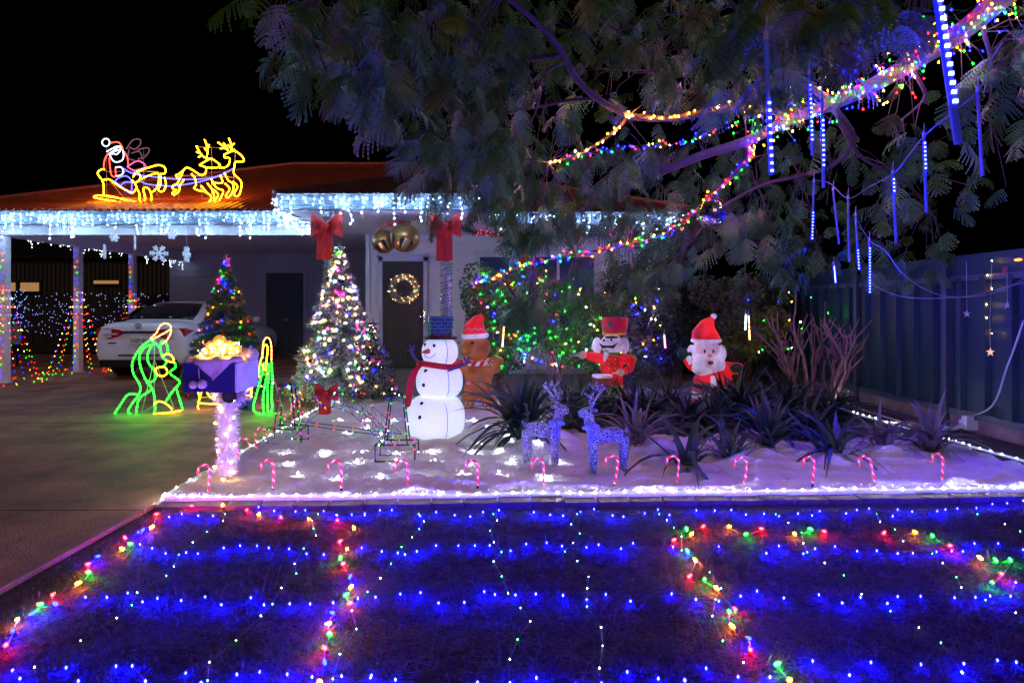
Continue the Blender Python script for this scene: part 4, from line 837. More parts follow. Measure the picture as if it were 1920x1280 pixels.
q = MB(); q.tube([t_(1121, 642, -.14), t_(1127, 649, -.16), t_(1136, 648, -.17), t_(1146, 649, -.16), t_(1154, 642, -.13)], [.006, .022, .016, .022, .006], 8); q.build('moustache', black, ns, smooth=True)
q = MB(); q.box(t_(1134, 657, -.15), (.06, .02, .04)); q.build('teeth', white, ns); q = MB(); q.tube([t_(1134, 660, -.14), t_(1132, 668, -.16), t_(1130, 676, -.15)], [.035, .03, .006], 8); q.build('beard', wf_, ns, smooth=True)
q = MB(); q.lathe([(.13, 0), (.14, .02), (.13, .035)], t_(1146, 664), 18); q.build('collar', infl('collar_green', (.02, .2, .06), .15), ns)
q = MB(); q.lathe([(.14, -.14), (.165, -.06), (.17, .02), (.13, .1), (.06, .12)], t_(1146, 680), 20); q.tube([t_(1128, 672), t_(1110, 668, -.05), t_(1098, 664, -.1)], [.08, .07, .05], 12); q.tube([t_(1165, 672), t_(1185, 676, -.03), t_(1178, 690, -.12), t_(1166, 695, -.18)], [.085, .075, .06, .05], 12); blob('coat', q, rw, ns, .014)
for x, y in ((1090, 664), (1158, 695)):
    q = MB(); dd = -.13 if x < 1100 else -.22; q.ell(t_(x, y, dd), (.06, .055, .055)); q.tube([t_(x - 6, y, dd - .02), t_(x - 17, y + 1, dd - .06)], [.018, .012], 6); blob('hand', q, infl('hand_fabric', (.6, .3, .3), .2), ns, .01)
for i in range(3):
    for x in (1139, 1150): q = MB(); q.ell(t_(x, 672 + 8 * i, -.172), (.012, .01, .012)); q.build('button', gold_f, ns, smooth=True)
q = MB(); q.lathe([(.13, -.1), (.135, .08), (.02, .085)], t_(1124, 712, -.25), 20); dr = q.build('drum', infl('drum_red', (.3, .06, .03), .12), ns); q = MB(); q.lathe([(.14, .07), (.142, .1), (.02, .102)], t_(1124, 712, -.25), 20); q.build('drum_skin', wf_, dr)
q = MB(); q.lathe([(.1, -.14), (.11, .12)], t_(1154, 708), 16); q.build('trousers', rw, ns, smooth=True); q = MB(); q.lathe([(.105, -.22), (.105, 0), (.1, .01)], t_(1154, 727), 16); q.build('boots', infl('boot_green', (.08, .35, .04), .35), ns)
for z in (724, 738): q = MB(); q.lathe([(.112, 0), (.112, .02)], t_(1154, z), 16); q.build('boot_band', gold_f, ns)
q = MB()
for k in range(9): a = -1.2 + k * .3; q.tube([t_(1183, 672, -.05), t_(1183, 672, -.05) + Vector((.07 * math.cos(a), -.03, .07 * math.sin(a)))], [.012, .003], 4)
q.build('epaulette', gold_f, ns)
# bearded man
D3 = 8.2; s_ = lambda x, y, dy=0: Vector((P(x, y, D3).x, D3 + dy, P(x, y, D3).z))
fc = thing('bearded_man', Vector((s_(1335, 755).x, D3, 0)), 'inflatable white-bearded man in red suit waving a green mitten', 'inflatable')
q = MB(); q.lathe([(.06, -.36), (.27, -.33), (.29, -.15), (.25, .05), (.15, .17), (.06, .2)], s_(1337, 713), 24); q.tube([s_(1312, 688), s_(1295, 682, -.05), s_(1284, 670, -.08)], [.1, .085, .06], 12); q.tube([s_(1360, 690), s_(1377, 690, -.05), s_(1380, 685, -.15)], [.1, .08, .06], 12); blob('suit', q, rw, fc, .015, 4)
q = MB(); q.ell(s_(1324, 655), (.185, .17, .17)); blob('head', q, infl('pink_face', (.6, .42, .42), .3, (.5, .3, .5)), fc, .015)
q = MB(); q.ell(s_(1323, 682, -.07), (.25, .15, .17)); q.ell(s_(1296, 662, -.02), (.06, .1, .12)); q.ell(s_(1352, 662, -.02), (.06, .1, .12)); blob('beard', q, wf_, fc, .015, 4)
q = MB(); q.tube([s_(1324, 638), s_(1322, 622), s_(1327, 607), s_(1336, 595)], [.195, .17, .1, .03], 20); q.build('cap', infl('cap_red', (.62, .015, .015), .5), fc, smooth=True); q = MB(); q.lathe([(.185, 0), (.205, .02), (.2, .045), (.18, .055)], s_(1324, 642), 22); q.build('cap_brim', wf_, fc, smooth=True); q = MB(); q.ell(s_(1338, 593), .042); q.build('pompom', wf_, fc, smooth=True)
for x in (1314, 1330): q = MB(); q.ell(s_(x, 657, -.165), (.014, .012, .024)); q.build('eye', black, fc, smooth=True); q = MB(); q.ell(s_(x - 1, 649, -.16), (.025, .012, .01)); q.build('eyebrow', wf_, fc, smooth=True)
q = MB(); q.ell(s_(1322, 664, -.2), (.032, .035, .03)); q.build('nose', infl('nose_pink', (.6, .25, .2)), fc, smooth=True); q = MB(); q.ell(s_(1323, 677, -.215), (.04, .015, .026)); q.build('mouth', infl('mouth_red', (.4, .01, .01), .2), fc, smooth=True)
q = MB(); q.ell(s_(1323, 671.5, -.218), (.075, .02, .018)); q.build('moustache', wf_, fc, smooth=True)
gm_ = infl('mitten_green', (.01, .06, .04), .08); q = MB(); q.ell(s_(1276, 662, -.1), (.075, .05, .09)); q.ell(s_(1290, 663, -.1), (.03, .03, .04)); blob('mitten', q, gm_, fc, .012); q = MB(); q.ell(s_(1370, 687, -.2), (.09, .06, .065)); blob('mitten', q, gm_, fc, .012)
q = MB(); q.tube([s_(1284, 676, -.09), s_(1292, 672, -.09)], [.065, .065], 12); q.build('cuff', wf_, fc); q = MB(); q.box(s_(1326, 713, -.265), (.07, .03, .18)); q.build('suit_trim', wf_, fc); q = MB(); q.lathe([(.29, -.02), (.3, 0), (.29, .03)], s_(1337, 722), 24); q.build('belt', black, fc)
q = MB(); q.lathe([(.275, -.06), (.295, -.03), (.3, .02), (.285, .05)], s_(1337, 739), 24); q.build('hem', wf_, fc, smooth=True)

# ================================================================ glitter reindeer
gl_m = pm('blue_glitter', (.4, .5, .85), .3, .6, var=.8, scale=120, bump=1, bscale=150); gls = pm('silver_glitter', (.7, .75, .9), .28, .6, var=.7, scale=120, bump=1, bscale=150)
for _m, _lo, _hi in ((gl_m, (.02, .03, .1, 1), (.75, .85, 1, 1)), (gls, (.05, .06, .12, 1), (1, 1, 1, 1))):
    _r = [q for q in _m.node_tree.nodes if q.type == 'VALTORGB'][0].color_ramp; _r.elements[0].position = .46; _r.elements[1].position = .56; _r.elements[0].color = _lo; _r.elements[1].color = _hi
def glitter_deer(name, label, base, s, face, mat, headback):
    base = Vector(base); t = thing(name, base, label, 'reindeer ornament'); f = face; V3 = lambda x, z, y=0: base + Vector((f * x * s, y * s, z * s))
    q = MB(); q.tube([V3(-.17, .33), V3(-.08, .345), V3(.04, .335), V3(.12, .35)], [.055, .065, .062, .06], 12)
    for sy in (-.04, .04):
        q.tube([V3(-.17, .33, sy), V3(-.19, .22, sy), V3(-.175, .12, sy), V3(-.185, .0, sy)], [.045, .032, .022, .02], 8); q.tube([V3(.11, .33, sy), V3(.12, .2, sy), V3(.115, .1, sy), V3(.12, 0, sy)], [.042, .03, .022, .02], 8)
    q.tube([V3(.11, .37), V3(.15, .46), V3(.165, .54)], [.055, .045, .042], 10); q.tube([V3(.14, .56), V3(.19, .56), V3(.255, .545)], [.045, .045, .028], 10); q.tube([V3(-.2, .36), V3(-.235, .41)], [.022, .01], 6); blob('body', q, mat, t, .008, 2)
    for sy in (-.035, .035):
        q = MB(); a = [V3(.14, .6, sy * .6), V3(.12, .68, sy * 1.6), V3(.07, .76, sy * 2.2), V3(.05, .83, sy * 2.2)]; q.tube(smooth_path(a, 3), .011, 6)
        for i, (dx, dz) in enumerate(((.06, .05), (.06, .055), (-.05, .04))): p = a[1 + min(i, 1)]; q.tube([p, p + Vector((f * dx * s, 0, dz * s))], .009, 5)
        q.build('antler', mat, t); q = MB(); q.ell(V3(.12, .585, sy * 1.7), (.03 * s, .012 * s, .016 * s)); q.build('ear', mat, t)
    q = MB(); c = V3(.16, .43, -.055)
    for sx in (-1, 1): q.ell(c + Vector((sx * .045 * s, -.01, .01)), (.045 * s, .012, .025 * s), Matrix.Rotation(sx * .3, 3, 'Y')); q.tube([c, c + Vector((sx * .02, -.01, -.14 * s))], [.008, .015], 4)
    q.build('neck_bow', pm('ribbon_blue', (.12, .16, .4), .5), t); return t
a = G(1020, 870, .05); glitter_deer('glitter_reindeer', 'silver glitter reindeer facing right with ribbon bow at its neck', (a.x, a.y, .05), .83, 1, gls, 0).rotation_euler = (0, 0, R(-25))
a = G(1134, 884, .04); glitter_deer('glitter_reindeer', 'blue glitter reindeer facing left beside the silver one', (a.x, a.y, .04), .85, -1, gl_m, 1).rotation_euler = (0, 0, R(12))
# ================================================================ strappy plants
blade_m = [pm('strap_leaf', (.035, .075, .035), .45, var=.4, scale=6), pm('strap_leaf_pale', (.16, .17, .13), .5, var=.4, scale=6), pm('strap_leaf_dark', (.03, .062, .035), .45, var=.4, scale=6)]
def blade_mesh(L, w, droop, mat, seed):
    rr = random.Random(seed); q = MB(); n = 8; vs = []; fs = []
    for i in range(n):
        u = i / (n - 1); x = L * (.25 * u + droop * u * u * .75); z = L * (u * .95 - droop * .75 * u ** 2.4); hw = w * (1 - u ** 2.2) * (.6 + .8 * min(1, u * 4)) / 2 + .0006; tw = .3 * u
        vs += [(x, -hw, z + hw * tw), (x - .15 * hw, 0, z - .25 * hw), (x, hw, z - hw * tw)]
        if i: o = 3 * (i - 1); fs += [(o, o + 1, o + 4, o + 3), (o + 1, o + 2, o + 5, o + 4)]
    q.add(vs, fs); me = q.mesh('leaf', smooth=True); me.materials.append(mat); return me
BL = {k: [blade_mesh(.62, .03, d, blade_m[k], i) for i, d in enumerate((.25, .5, .75, .95, 1.1, .6))] for k in range(3)}
def strap_plant(p, n, s, k, label, spread=1.0, group='strappy garden plants'):
    p = Vector(p); t = thing('strap_leaf_plant', p, label, 'plant', group); n = int(n * (3.0 if k == 2 else 1.6))
    for i in range(n):
        o = link('leaf', random.choice(BL[k]), t, Vector((random.uniform(-.05, .05), random.uniform(-.05, .05), -.03))); a = random.uniform(0, 2 * math.pi); sc = s * random.uniform(.75, 1.5); o.rotation_euler = (random.uniform(-.15, .15), random.uniform(-.35, .5) * spread, a); o.scale = (sc, sc * 1.1, sc)
def GP_(x, y): p = G(x, y, .06); return (p.x, p.y, SZ(p.x, p.y) - .01)
for x, y, n, s, k, lab in ((985, 825, 85, 1.1, 0, 'big bushy strap-leaf plant left of the silver reindeer'), (1060, 800, 34, .95, 0, 'green strap-leaf plant behind the two glitter reindeer'), (1195, 838, 30, .8, 1, 'pale striped strap-leaf plant right of the blue reindeer'),
        (1185, 795, 28, .8, 2, 'dark strap-leaf plant in front of the toy soldier'), (1290, 812, 34, .8, 2, 'dark strap-leaf clump in front of the waving bearded man'), (1390, 800, 40, 1.0, 2, 'dark strap-leaf clump right of the bearded man'), (1250, 770, 28, .75, 2, 'dark strap-leaf clump between soldier and bearded man'), (1340, 775, 24, .6, 2, 'low dark strap-leaf clump at the feet of the bearded man'),
        (1470, 795, 40, .95, 2, 'dark strap-leaf clump left of the bare shrub'), (1290, 870, 18, .85, 0, 'sparse upright strap-leaf plant behind the eighth candy cane'), (1370, 862, 16, .75, 0, 'arching strap-leaf plant behind the ninth candy cane'), (1440, 845, 22, .75, 2, 'low strap-leaf clump behind the ninth and tenth canes'),
        (1565, 858, 22, .8, 0, 'blue-green strap-leaf plant behind the tenth candy cane'), (1660, 850, 24, .7, 1, 'fine pale strap-leaf tuft behind the eleventh candy cane'), (1745, 842, 30, .85, 1, 'variegated strap-leaf plant beside the right rope light'), (1520, 820, 26, .8, 2, 'dark strap-leaf clump in front of the bare shrub')):
    strap_plant(GP_(x, y), n, s, k, lab)
ordn = ['first', 'second', 'third', 'fourth', 'fifth', 'sixth', 'seventh', 'eighth', 'ninth']
for i, (x, y) in enumerate(((1085, 780), (1140, 790), (1215, 800), (1330, 815), (1365, 780), (1430, 780), (1440, 815), (1500, 775), (1560, 800))):
    strap_plant(GP_(x, y), 32, .8, 2, '%s from the left of the dark strap-leaf plants filling the back of the bed' % ordn[i])

# ================================================================ shrubs
def leaf_cloud(clumps, n, size, g):
    tot = sum(c[3] for c in clumps); A = []
    for cx, cy_, cz, w, rx, ry, rz in clumps:
        k = int(n * w / tot); d = g.normal(0, 1, (k, 3)); d /= np.linalg.norm(d, axis=1)[:, None]; rad = g.uniform(.35, 1, k) ** .5; A.append(np.array([cx, cy_, cz]) + d * rad[:, None] * np.array([rx, ry, rz]))
    c = np.concatenate(A); k = len(c); u = g.normal(0, 1, (k, 3)); u /= np.linalg.norm(u, axis=1)[:, None]; v = np.cross(u, g.normal(0, 1, (k, 3))); v /= np.linalg.norm(v, axis=1)[:, None]; L = size * g.uniform(.6, 1.3, k)[:, None]; W = L * .32
    V = np.stack([c - u * L * .5, c + v * W - u * L * .05, c + u * L * .5, c - v * W - u * L * .05], 1).reshape(-1, 3); return V, np.arange(4 * k).reshape(-1, 4)
leafm = [pm('shrub_leaf', (.08, .16, .045), .5, var=.45, scale=5), pm('shrub_leaf_olive', (.13, .14, .045), .5, var=.4, scale=5), pm('shrub_leaf_dark', (.03, .06, .03), .5, var=.4, scale=5)]
bark = pm('bark', (.16, .1, .09), .85, var=.4, scale=14, bump=.7, bscale=40)
def shrub(base, w, h, n, size, k, label, seed, dp=.5):
    g = np.random.default_rng(seed); rr = random.Random(seed); base = Vector(base); t = thing('leafy_shrub', base, label, 'shrub', 'shrubs in front of the veranda'); cl = []
    q = MB()
    for i in range(9):
        e = base + Vector((rr.uniform(-.5, .5) * w, rr.uniform(-.4, .4) * dp, h * rr.uniform(.35, .95))); q.tube(smooth_path([base + Vector((rr.uniform(-.08, .08), 0, -.02)), base.lerp(e, .5) + Vector((rr.uniform(-.1, .1), 0, .1)), e], 4), [.018] * 5 + [.012] * 4 if False else .012, 5)
        cl.append((e.x, e.y, e.z, rr.uniform(.6, 1.3), w * rr.uniform(.16, .28), dp * rr.uniform(.25, .45), h * rr.uniform(.1, .2)))
    for i in range(5): cl.append((base.x + rr.uniform(-.4, .4) * w, base.y + rr.uniform(-.2, .1) * dp, base.z + h * rr.uniform(.15, .6), 1, w * .2, dp * .35, h * .16))
    q.build('stems', bark, t); V, Q = leaf_cloud(cl, int(n * 1.9), size, g); npmesh('foliage', V, Q, leafm[k], t, kind='stuff'); return t
shrub((-.2, 9.7, 0), 1.1, 2.0, 4800, .06, 0, 'bright green shrub with fairy lights right of the gingerbread man', 21); shrub((.75, 9.9, 0), 1.4, 2.0, 5200, .06, 0, 'leafy green lit shrub behind the toy soldier, left side', 22); shrub((1.85, 9.8, 0), 1.3, 1.6, 4200, .06, 1, 'olive shrub with amber glow right of the toy soldier', 23)
shrub((2.7, 9.9, 0), 1.2, 1.9, 4200, .06, 2, 'dark shrub with a pink hanging light left of the bearded man', 24); shrub((3.8, 9.9, 0), 1.4, 1.9, 4000, .065, 1, 'olive shrub with amber light right of the bearded man', 25); shrub((4.3, 10.9, 0), 2.0, 3.0, 6000, .07, 2, 'tall dark shrub against the far end of the fence', 26, 1.0); shrub((2.6, 11.0, 0), 1.8, 2.7, 5000, .07, 2, 'tall dark shrub in front of the veranda end', 27, .6)
# bare purple-lit shrub
bs = thing('bare_shrub', (4.12, 8.1, 0), 'bare many-stemmed shrub with reddish branches beside the fence', 'shrub'); tw = pm('red_bark', (.3, .16, .18), .7, var=.3, scale=10, bump=.4, bscale=40); rr = random.Random(5); q = MB()
def grow(q, p, d, r, L, lev, rr):
    pts = [p]; dd = d.copy()
    for i in range(4): dd = (dd + Vector((rr.uniform(-.16, .16), rr.uniform(-.16, .16), rr.uniform(-.05, .14)))).normalized(); pts.append(pts[-1] + dd * L / 4)
    q.tube(pts, [r, r * .9, r * .8, r * .7, r * .6], 6)
    if lev > 0:
        for i in range(rr.choice((2, 3))): j = rr.choice((2, 3, 4)); nd = (dd + Vector((rr.uniform(-.7, .7), rr.uniform(-.7, .7), rr.uniform(-.1, .5)))).normalized(); grow(q, pts[j], nd, r * .58, L * rr.uniform(.55, .8), lev - 1, rr)
for i in range(15):
    a = rr.uniform(0, 6.28); q = MB(); grow(q, Vector((4.12 + .12 * math.cos(a), 8.1 + .12 * math.sin(a), -.02)), Vector((math.cos(a) * .6, math.sin(a) * .5, rr.uniform(.8, 1.4))).normalized(), rr.uniform(.026, .04), rr.uniform(.5, .75), 2, rr); q.build('stem', tw, bs, smooth=True)

# ================================================================ fence
fe = thing('steel_fence', (5.1, 8, 0), 'tall teal steel panel fence on a concrete plinth along the right side', 'fence'); fm = pm('fence_teal', (.01, .035, .05), .5, .1, var=.1, scale=2); fp = pm('fence_post_grey', (.07, .085, .11), .5, .2, var=.1, scale=2); plm = pm('plinth_concrete', (.26, .17, .14), .9, var=.35, scale=6, bump=.5, bscale=40)
posts = [3.3, 5.12, 6.95, 8.75, 10.6, 12.5, 14.4]
pan = {}
def panel_mesh(L):
    n = 4; pts = []
    w = .29; x = 0; out = []
    prof = [(0, 0), (.12, 0), (.14, .055), (.2, .055), (.22, .0), (.29, 0)]; q = MB(); vs = []; fs = []
    for a, b in prof: vs += [(-b, a, 0), (-b, a, 1.49)]
    for i in range(len(prof) - 1): fs.append((2 * i, 2 * i + 2, 2 * i + 3, 2 * i + 1))
    q.add(vs, fs); me = q.mesh('sheet'); me.materials.append(fm); return me
sheet = panel_mesh(0)
for i in range(len(posts) - 1):
    a, b = posts[i], posts[i + 1]
    n = int((b - a - .1) / .29)
    for k in range(n):
        o = link('sheet', sheet, fe, Vector((5.1, a + .05 + k * (b - a - .1) / n, .19)) - world_off(fe)); o.scale = (1, (b - a - .1) / n / .29, 1); o.modifiers.new('s', 'SOLIDIFY').thickness = .002 if False else .003
    for z0, z1, nm in ((.12, .19, 'rail'), (1.64, 1.7, 'rail')): MB().box2((5.05, a + .045, z0), (5.12, b - .045, z1)).build(nm, fp, fe)
    MB().box2((5.06, a + .045, -.05), (5.14, b - .045, .118)).build('plinth', plm, fe)
    MB().box2((5.075, a + .045, 1.702), (5.085, b - .045, 1.93)).build('top_extension', fm, fe)
for y in posts: q = MB(); q.box2((5.02, y - .04, -.03), (5.14, y + .04, 1.8)); q.box2((5.02, y - .04, 1.8), (5.14, y + .04, 1.815)); q.build('post', fp, fe)

# ================================================================ the big tree
limb_m = pm('limb_bark', (.05, .033, .04), .8, var=.35, scale=10, bump=.7, bscale=30); frond_g = pm('frond_green', (.05, .15, .032), .5, var=.4, scale=4); frond_o = pm('frond_olive', (.11, .15, .026), .5, var=.4, scale=4)
TR = Vector((4.6, 3.5, 0)); tree = thing('fern_leaf_tree', TR, 'big spreading tree with feathery leaves overhanging the garden, wound with coloured lights', 'tree')
q = MB(); q.tube(smooth_path([(4.6, 3.5, -.05), (4.55, 3.5, 1.0), (4.6, 3.55, 2.0), (4.5, 3.7, 3.0), (4.3, 4.0, 3.8), (3.9, 4.6, 4.8)], 4), [.26] * 8 + [.22] * 8 + [.17] * 5, 14); q.build('trunk', limb_m, tree, smooth=True)
LB = [[(1960, -70, 4.3), (1870, 5, 4.6), (1800, 62, 4.8), (1720, 112, 5.1), (1640, 158, 5.4), (1560, 195, 5.7), (1480, 225, 6.0), (1400, 265, 6.3), (1320, 290, 6.6), (1240, 322, 6.9)],
 [(1480, 225, 6.0), (1440, 205, 5.9), (1380, 200, 5.9), (1300, 215, 5.8), (1240, 222, 5.7), (1180, 216, 5.5), (1120, 185, 5.2), (1080, 145, 5.0), (1055, 100, 4.8), (1020, 55, 4.6), (945, -10, 4.3)],
 [(1180, 216, 5.5), (1150, 248, 5.7), (1090, 288, 6.0), (1030, 305, 6.2)], [(1050, 105, 4.8), (1000, 110, 4.9), (950, 130, 5.0), (890, 130, 5.1), (820, 108, 5.2), (750, 92, 5.3), (690, 85, 5.4)],
 [(1120, 185, 5.2), (1060, 190, 5.5), (1000, 202, 5.6), (920, 212, 5.7), (830, 180, 5.8), (780, 165, 5.9)], [(1052, 118, 4.8), (1020, 140, 4.9), (1010, 190, 5.1), (990, 232, 5.3), (930, 240, 5.4)], [(1430, 85, 5.2), (1370, 130, 5.4), (1300, 170, 5.6), (1260, 160, 5.6), (1225, 135, 5.6), (1150, 130, 5.6)],
 [(1560, 190, 5.7), (1500, 150, 5.5), (1430, 85, 5.2), (1390, 30, 5.0), (1350, -20, 4.9)], [(1700, 115, 5.1), (1735, 175, 5.3), (1720, 200, 5.4), (1690, 225, 5.5)], [(1560, 200, 5.7), (1600, 260, 6.2), (1560, 310, 6.6), (1500, 330, 6.8), (1420, 350, 7.0), (1340, 400, 7.2), (1300, 450, 7.4)],
 [(1400, 268, 6.3), (1400, 300, 6.6), (1330, 370, 7.0), (1260, 432, 7.4), (1180, 458, 7.7), (1080, 478, 7.9), (1000, 492, 8.0), (930, 518, 8.1), (890, 530, 8.1)], [(1850, 20, 4.7), (1845, 60, 4.8), (1855, 100, 4.9), (1860, 160, 5.0), (1850, 210, 5.1)], [(950, 300, 6.2), (900, 310, 6.3), (860, 340, 6.4)], [(1030, 305, 6.2), (1000, 300, 6.2), (950, 300, 6.2)],
 [(1430, 85, 5.2), (1330, 30, 5.0), (1240, 30, 5.0), (1160, 60, 5.1)], [(1560, 195, 5.7), (1610, 290, 6.2), (1680, 330, 6.6), (1740, 380, 7.0)], [(1350, -20, 4.9), (1200, -60, 4.6), (1000, -80, 4.4), (800, -60, 4.2), (640, -20, 4.0), (560, 20, 3.9)], [(560, 20, 3.9), (520, 40, 3.9)], [(640, -20, 4.0), (640, 60, 4.1), (660, 130, 4.3)]]
LR = [(.085, .045), (.04, .022), (.02, .012), (.02, .008), (.018, .007), (.014, .006), (.022, .01), (.035, .014), (.02, .008), (.035, .012), (.03, .01), (.02, .008), (.01, .006), (.012, .008), (.016, .007), (.025, .008), (.025, .012), (.01, .005), (.01, .005)]
for pth, (r0, r1) in zip(LB, LR):
    w_ = smooth_path([P(*p) for p in pth], 4); n = len(w_); q = MB(); q.tube(w_, [r0 + (r1 - r0) * i / (n - 1) for i in range(n)], 9); q.build('branch', limb_m, tree, smooth=True)
# feathery leaves
def frond_arrays(seed, pairs=11, lf=8, L=.42):
    g = np.random.default_rng(seed); V = []; Fq = []
    def quad(a, b, c, d): i = len(V); V.extend([a, b, c, d]); Fq.append((i, i + 1, i + 2, i + 3))
    bend = g.uniform(.5, 1.3); spine = lambda u: np.array([L * u * (1 - .12 * bend * u), 0, -.30 * L * bend * u * u])
    for i in range(12):
        a, b = spine(i / 12), spine((i + 1) / 12); quad(a + [0, -.0025, 0], b + [0, -.0025, 0], b + [0, .0025, 0], a + [0, .0025, 0])
    for i in range(pairs):
        u = .15 + .85 * (i + .5) / pairs; pl_ = .13 * math.sin(math.pi * min(.97, .18 + u * .75)) * (L / .42) * 1.25
        for sg in (-1, 1):
            o = spine(u); ang = R(62 - 22 * u) + g.normal(0, .06); dr = g.uniform(.25, .75)
            for k in range(lf):
                t0 = (k + .15) / lf; t1 = (k + .95) / lf
                pt_ = lambda t: o + np.array([math.cos(ang) * pl_ * t, sg * math.sin(ang) * pl_ * t, -dr * pl_ * t * t])
                m0 = pt_(t0); m1 = pt_(t1); tan = (m1 - m0); perp = np.array([-sg * math.sin(ang) * sg, sg * math.cos(ang), 0]) * (.0125 * (1 - .45 * t0)); perp[2] = .002
                quad(m0, m0 + perp + tan * .2, m1 + perp * .95 + tan * .1, m1); quad(m0, m1, m1 - perp * .95 + tan * .1, m0 - perp + tan * .2)
    return np.array(V, dtype=np.float32), np.array(Fq, dtype=np.int32)
FA = [frond_arrays(s, 9 + s % 4, 8, .36 + .03 * (s % 4)) for s in range(10)]; FM = []
for i, (V, Q) in enumerate(FA):
    me = bpy.data.meshes.new('frond'); me.from_pydata(V.tolist(), [], Q.tolist()); me.materials.append((frond_g, frond_g, frond_o)[i % 3]); FM.append(me)
FL = [frond_arrays(s + 50, 9 + s % 3, 5, .36 + .03 * s) for s in range(4)]
# regions of the photo the crown fills: (x0, x1, y0, y1, depth0, depth1, count, keep-test)
def ok_left(x, y): return y < 60 + (x - 470) * .62 if x < 800 else (y < 400 if x < 960 else True)
REG = [(860, 1270, 400, 540, 7.2, 8.4, 70), (1130, 1500, 250, 430, 7.0, 8.8, 90), (560, 900, 0, 260, 4.0, 5.6, 60), (475, 760, -30, 240, 3.2, 4.6, 70), (640, 960, -30, 330, 4.4, 6.2, 150), (900, 1500, -30, 300, 4.6, 6.8, 260), (740, 1000, 250, 395, 6.0, 7.4, 75), (900, 1420, 270, 470, 6.3, 8.0, 170), (850, 1010, 430, 590, 7.4, 8.4, 80), (1000, 1300, 400, 510, 7.0, 8.3, 50), (1400, 1780, 230, 520, 6.2, 8.6, 110), (1380, 1680, -30, 240, 3.0, 5.0, 70), (1660, 1930, 140, 360, 4.2, 6.5, 22), (1780, 1960, -40, 120, 3.4, 5.2, 20), (1500, 1700, -60, 60, 2.4, 3.2, 14)]
pl_list = []
CORR = [(LB[0], 62), (LB[1], 42), (LB[2], 45), (LB[10], 48)]
def near_limb(x, y, d):               # leaves grow above and behind the wound limbs and the mirror ball, not over them
    if math.hypot(x - 1333, y - 370) < 110 and d < 6.6: return True
    for pth, w in CORR:
        for a, b in zip(pth[:-1], pth[1:]):
            vx, vy = b[0] - a[0], b[1] - a[1]; t = max(0, min(1, ((x - a[0]) * vx + (y - a[1]) * vy) / (vx * vx + vy * vy)))
            if math.hypot(x - a[0] - t * vx, y - a[1] - t * vy) < w and d < a[2] + (b[2] - a[2]) * t + .35: return True
    return False
rr = random.Random(99)
for x0, x1, y0, y1, d0, d1, n in REG:
    n = int(n * 1.45)
    k = 0; tries = 0
    while k < n and tries < n * 8:
        tries += 1; x = rr.uniform(x0, x1); y = rr.uniform(y0, y1)
        if not ok_left(x, y): continue
        if 1230 < x < 1500 and abs(y - (225 + (1480 - x) * .4)) < 26 and rr.random() < .75: continue
        if 1500 < x < 1900 and abs(y - (215 - (x - 1480) * .56)) < 45 and rr.random() < .85: continue
        d = rr.uniform(d0, d1)
        if near_limb(x, y, d): continue
        pl_list.append((P(x, y, d), rr.uniform(.5, 1.0), rr.choice((math.pi, math.pi * .8, math.pi * 1.2, 0, -.6, .6, 2, 4)) + rr.uniform(-.6, .6), rr.uniform(.15, 1.15), rr.uniform(-.6, .6), d)); k += 1
pl_list.sort(key=lambda a: a[5] / a[1]); parts = pl_list[:300]; rest = pl_list[300:]
off = world_off(tree)
for c, s, rz, ry, rx, d in parts:
    o = link('frond', rr.choice(FM), tree, c - off); o.rotation_euler = (rx, ry, rz); o.scale = (s, s, s)
Vs = []; Qs = []; nb = 0
for c, s, rz, ry, rx, d in rest:
    V, Q = rr.choice(FL); M = np.array(Matrix.Rotation(rz, 3, 'Z') @ Matrix.Rotation(ry, 3, 'Y') @ Matrix.Rotation(rx, 3, 'X')); Vs.append((V * s) @ M.T + np.array(c)); Qs.append(Q + nb); nb += len(V)
npmesh('crown', np.concatenate(Vs), np.concatenate(Qs), frond_g, tree, kind='stuff')
# fine twigs tie the leaves to the branches
q = MB(); allp = [P(*p) for pth in LB for p in pth]
for c, s, rz, ry, rx, d in pl_list[::2]:
    b_ = min(allp, key=lambda a: (a - c).length); m_ = b_.lerp(c, .5) + Vector((0, 0, .06))
    if (b_ - c).length < 1.2: q.tube([b_, m_, c], [.005, .004, .003], 4)
q.build('twigs', limb_m, tree, kind='stuff')
# ================================================================ lights in the tree
rr = random.Random(3)
TL = {k: emat('tree_led_' + k, LED[k][0], LED[k][1] * (.6 if k == 'B' else 1.0)) for k in LED}
def along(path, n, spread, keys, dy=-.06):
    w_ = smooth_path([P(*p) for p in path], 6); out = []
    for i in range(n):
        u = (i + rr.random()) / n * (len(w_) - 1); k = min(int(u), len(w_) - 2); p = w_[k].lerp(w_[k + 1], u - k); out.append((p + Vector((rr.gauss(0, spread), dy + rr.gauss(0, spread), rr.gauss(0, spread))), rr.choice(keys)))
    return out
L1 = LB[0]; base = P(1500, 215, 6)
lights('limb_lights', 'dense multicoloured fairy lights wound round the thick upper limb of the tree', along(L1[1:8], 330, .1, 'RGGGABBAAYR', -.12), base, wire_g, .0065, mats=TL, wr=.0015, group='lights in the tree')
lights('hanging_branch_lights', 'multicoloured light string running down the lower branch past the mirror ball', along(LB[10], 130, .03, 'RRGABBGA', -.05), P(1200, 455, 7.6), wire_g, .0075, mats=TL, wr=.0015, group='lights in the tree')
lights('inner_branch_lights', 'blue and green light string along the inner branch below the warm lights', along([(1440, 215, 6.0), (1360, 238, 6.1), (1300, 264, 6.2), (1250, 272, 6.2), (1180, 280, 6.3), (1110, 287, 6.3), (1060, 302, 6.3)], 70, .02, 'BBGRBBGA'), P(1250, 270, 6.2), wire_g, .0065, mats=TL, wr=.0015, group='lights in the tree')
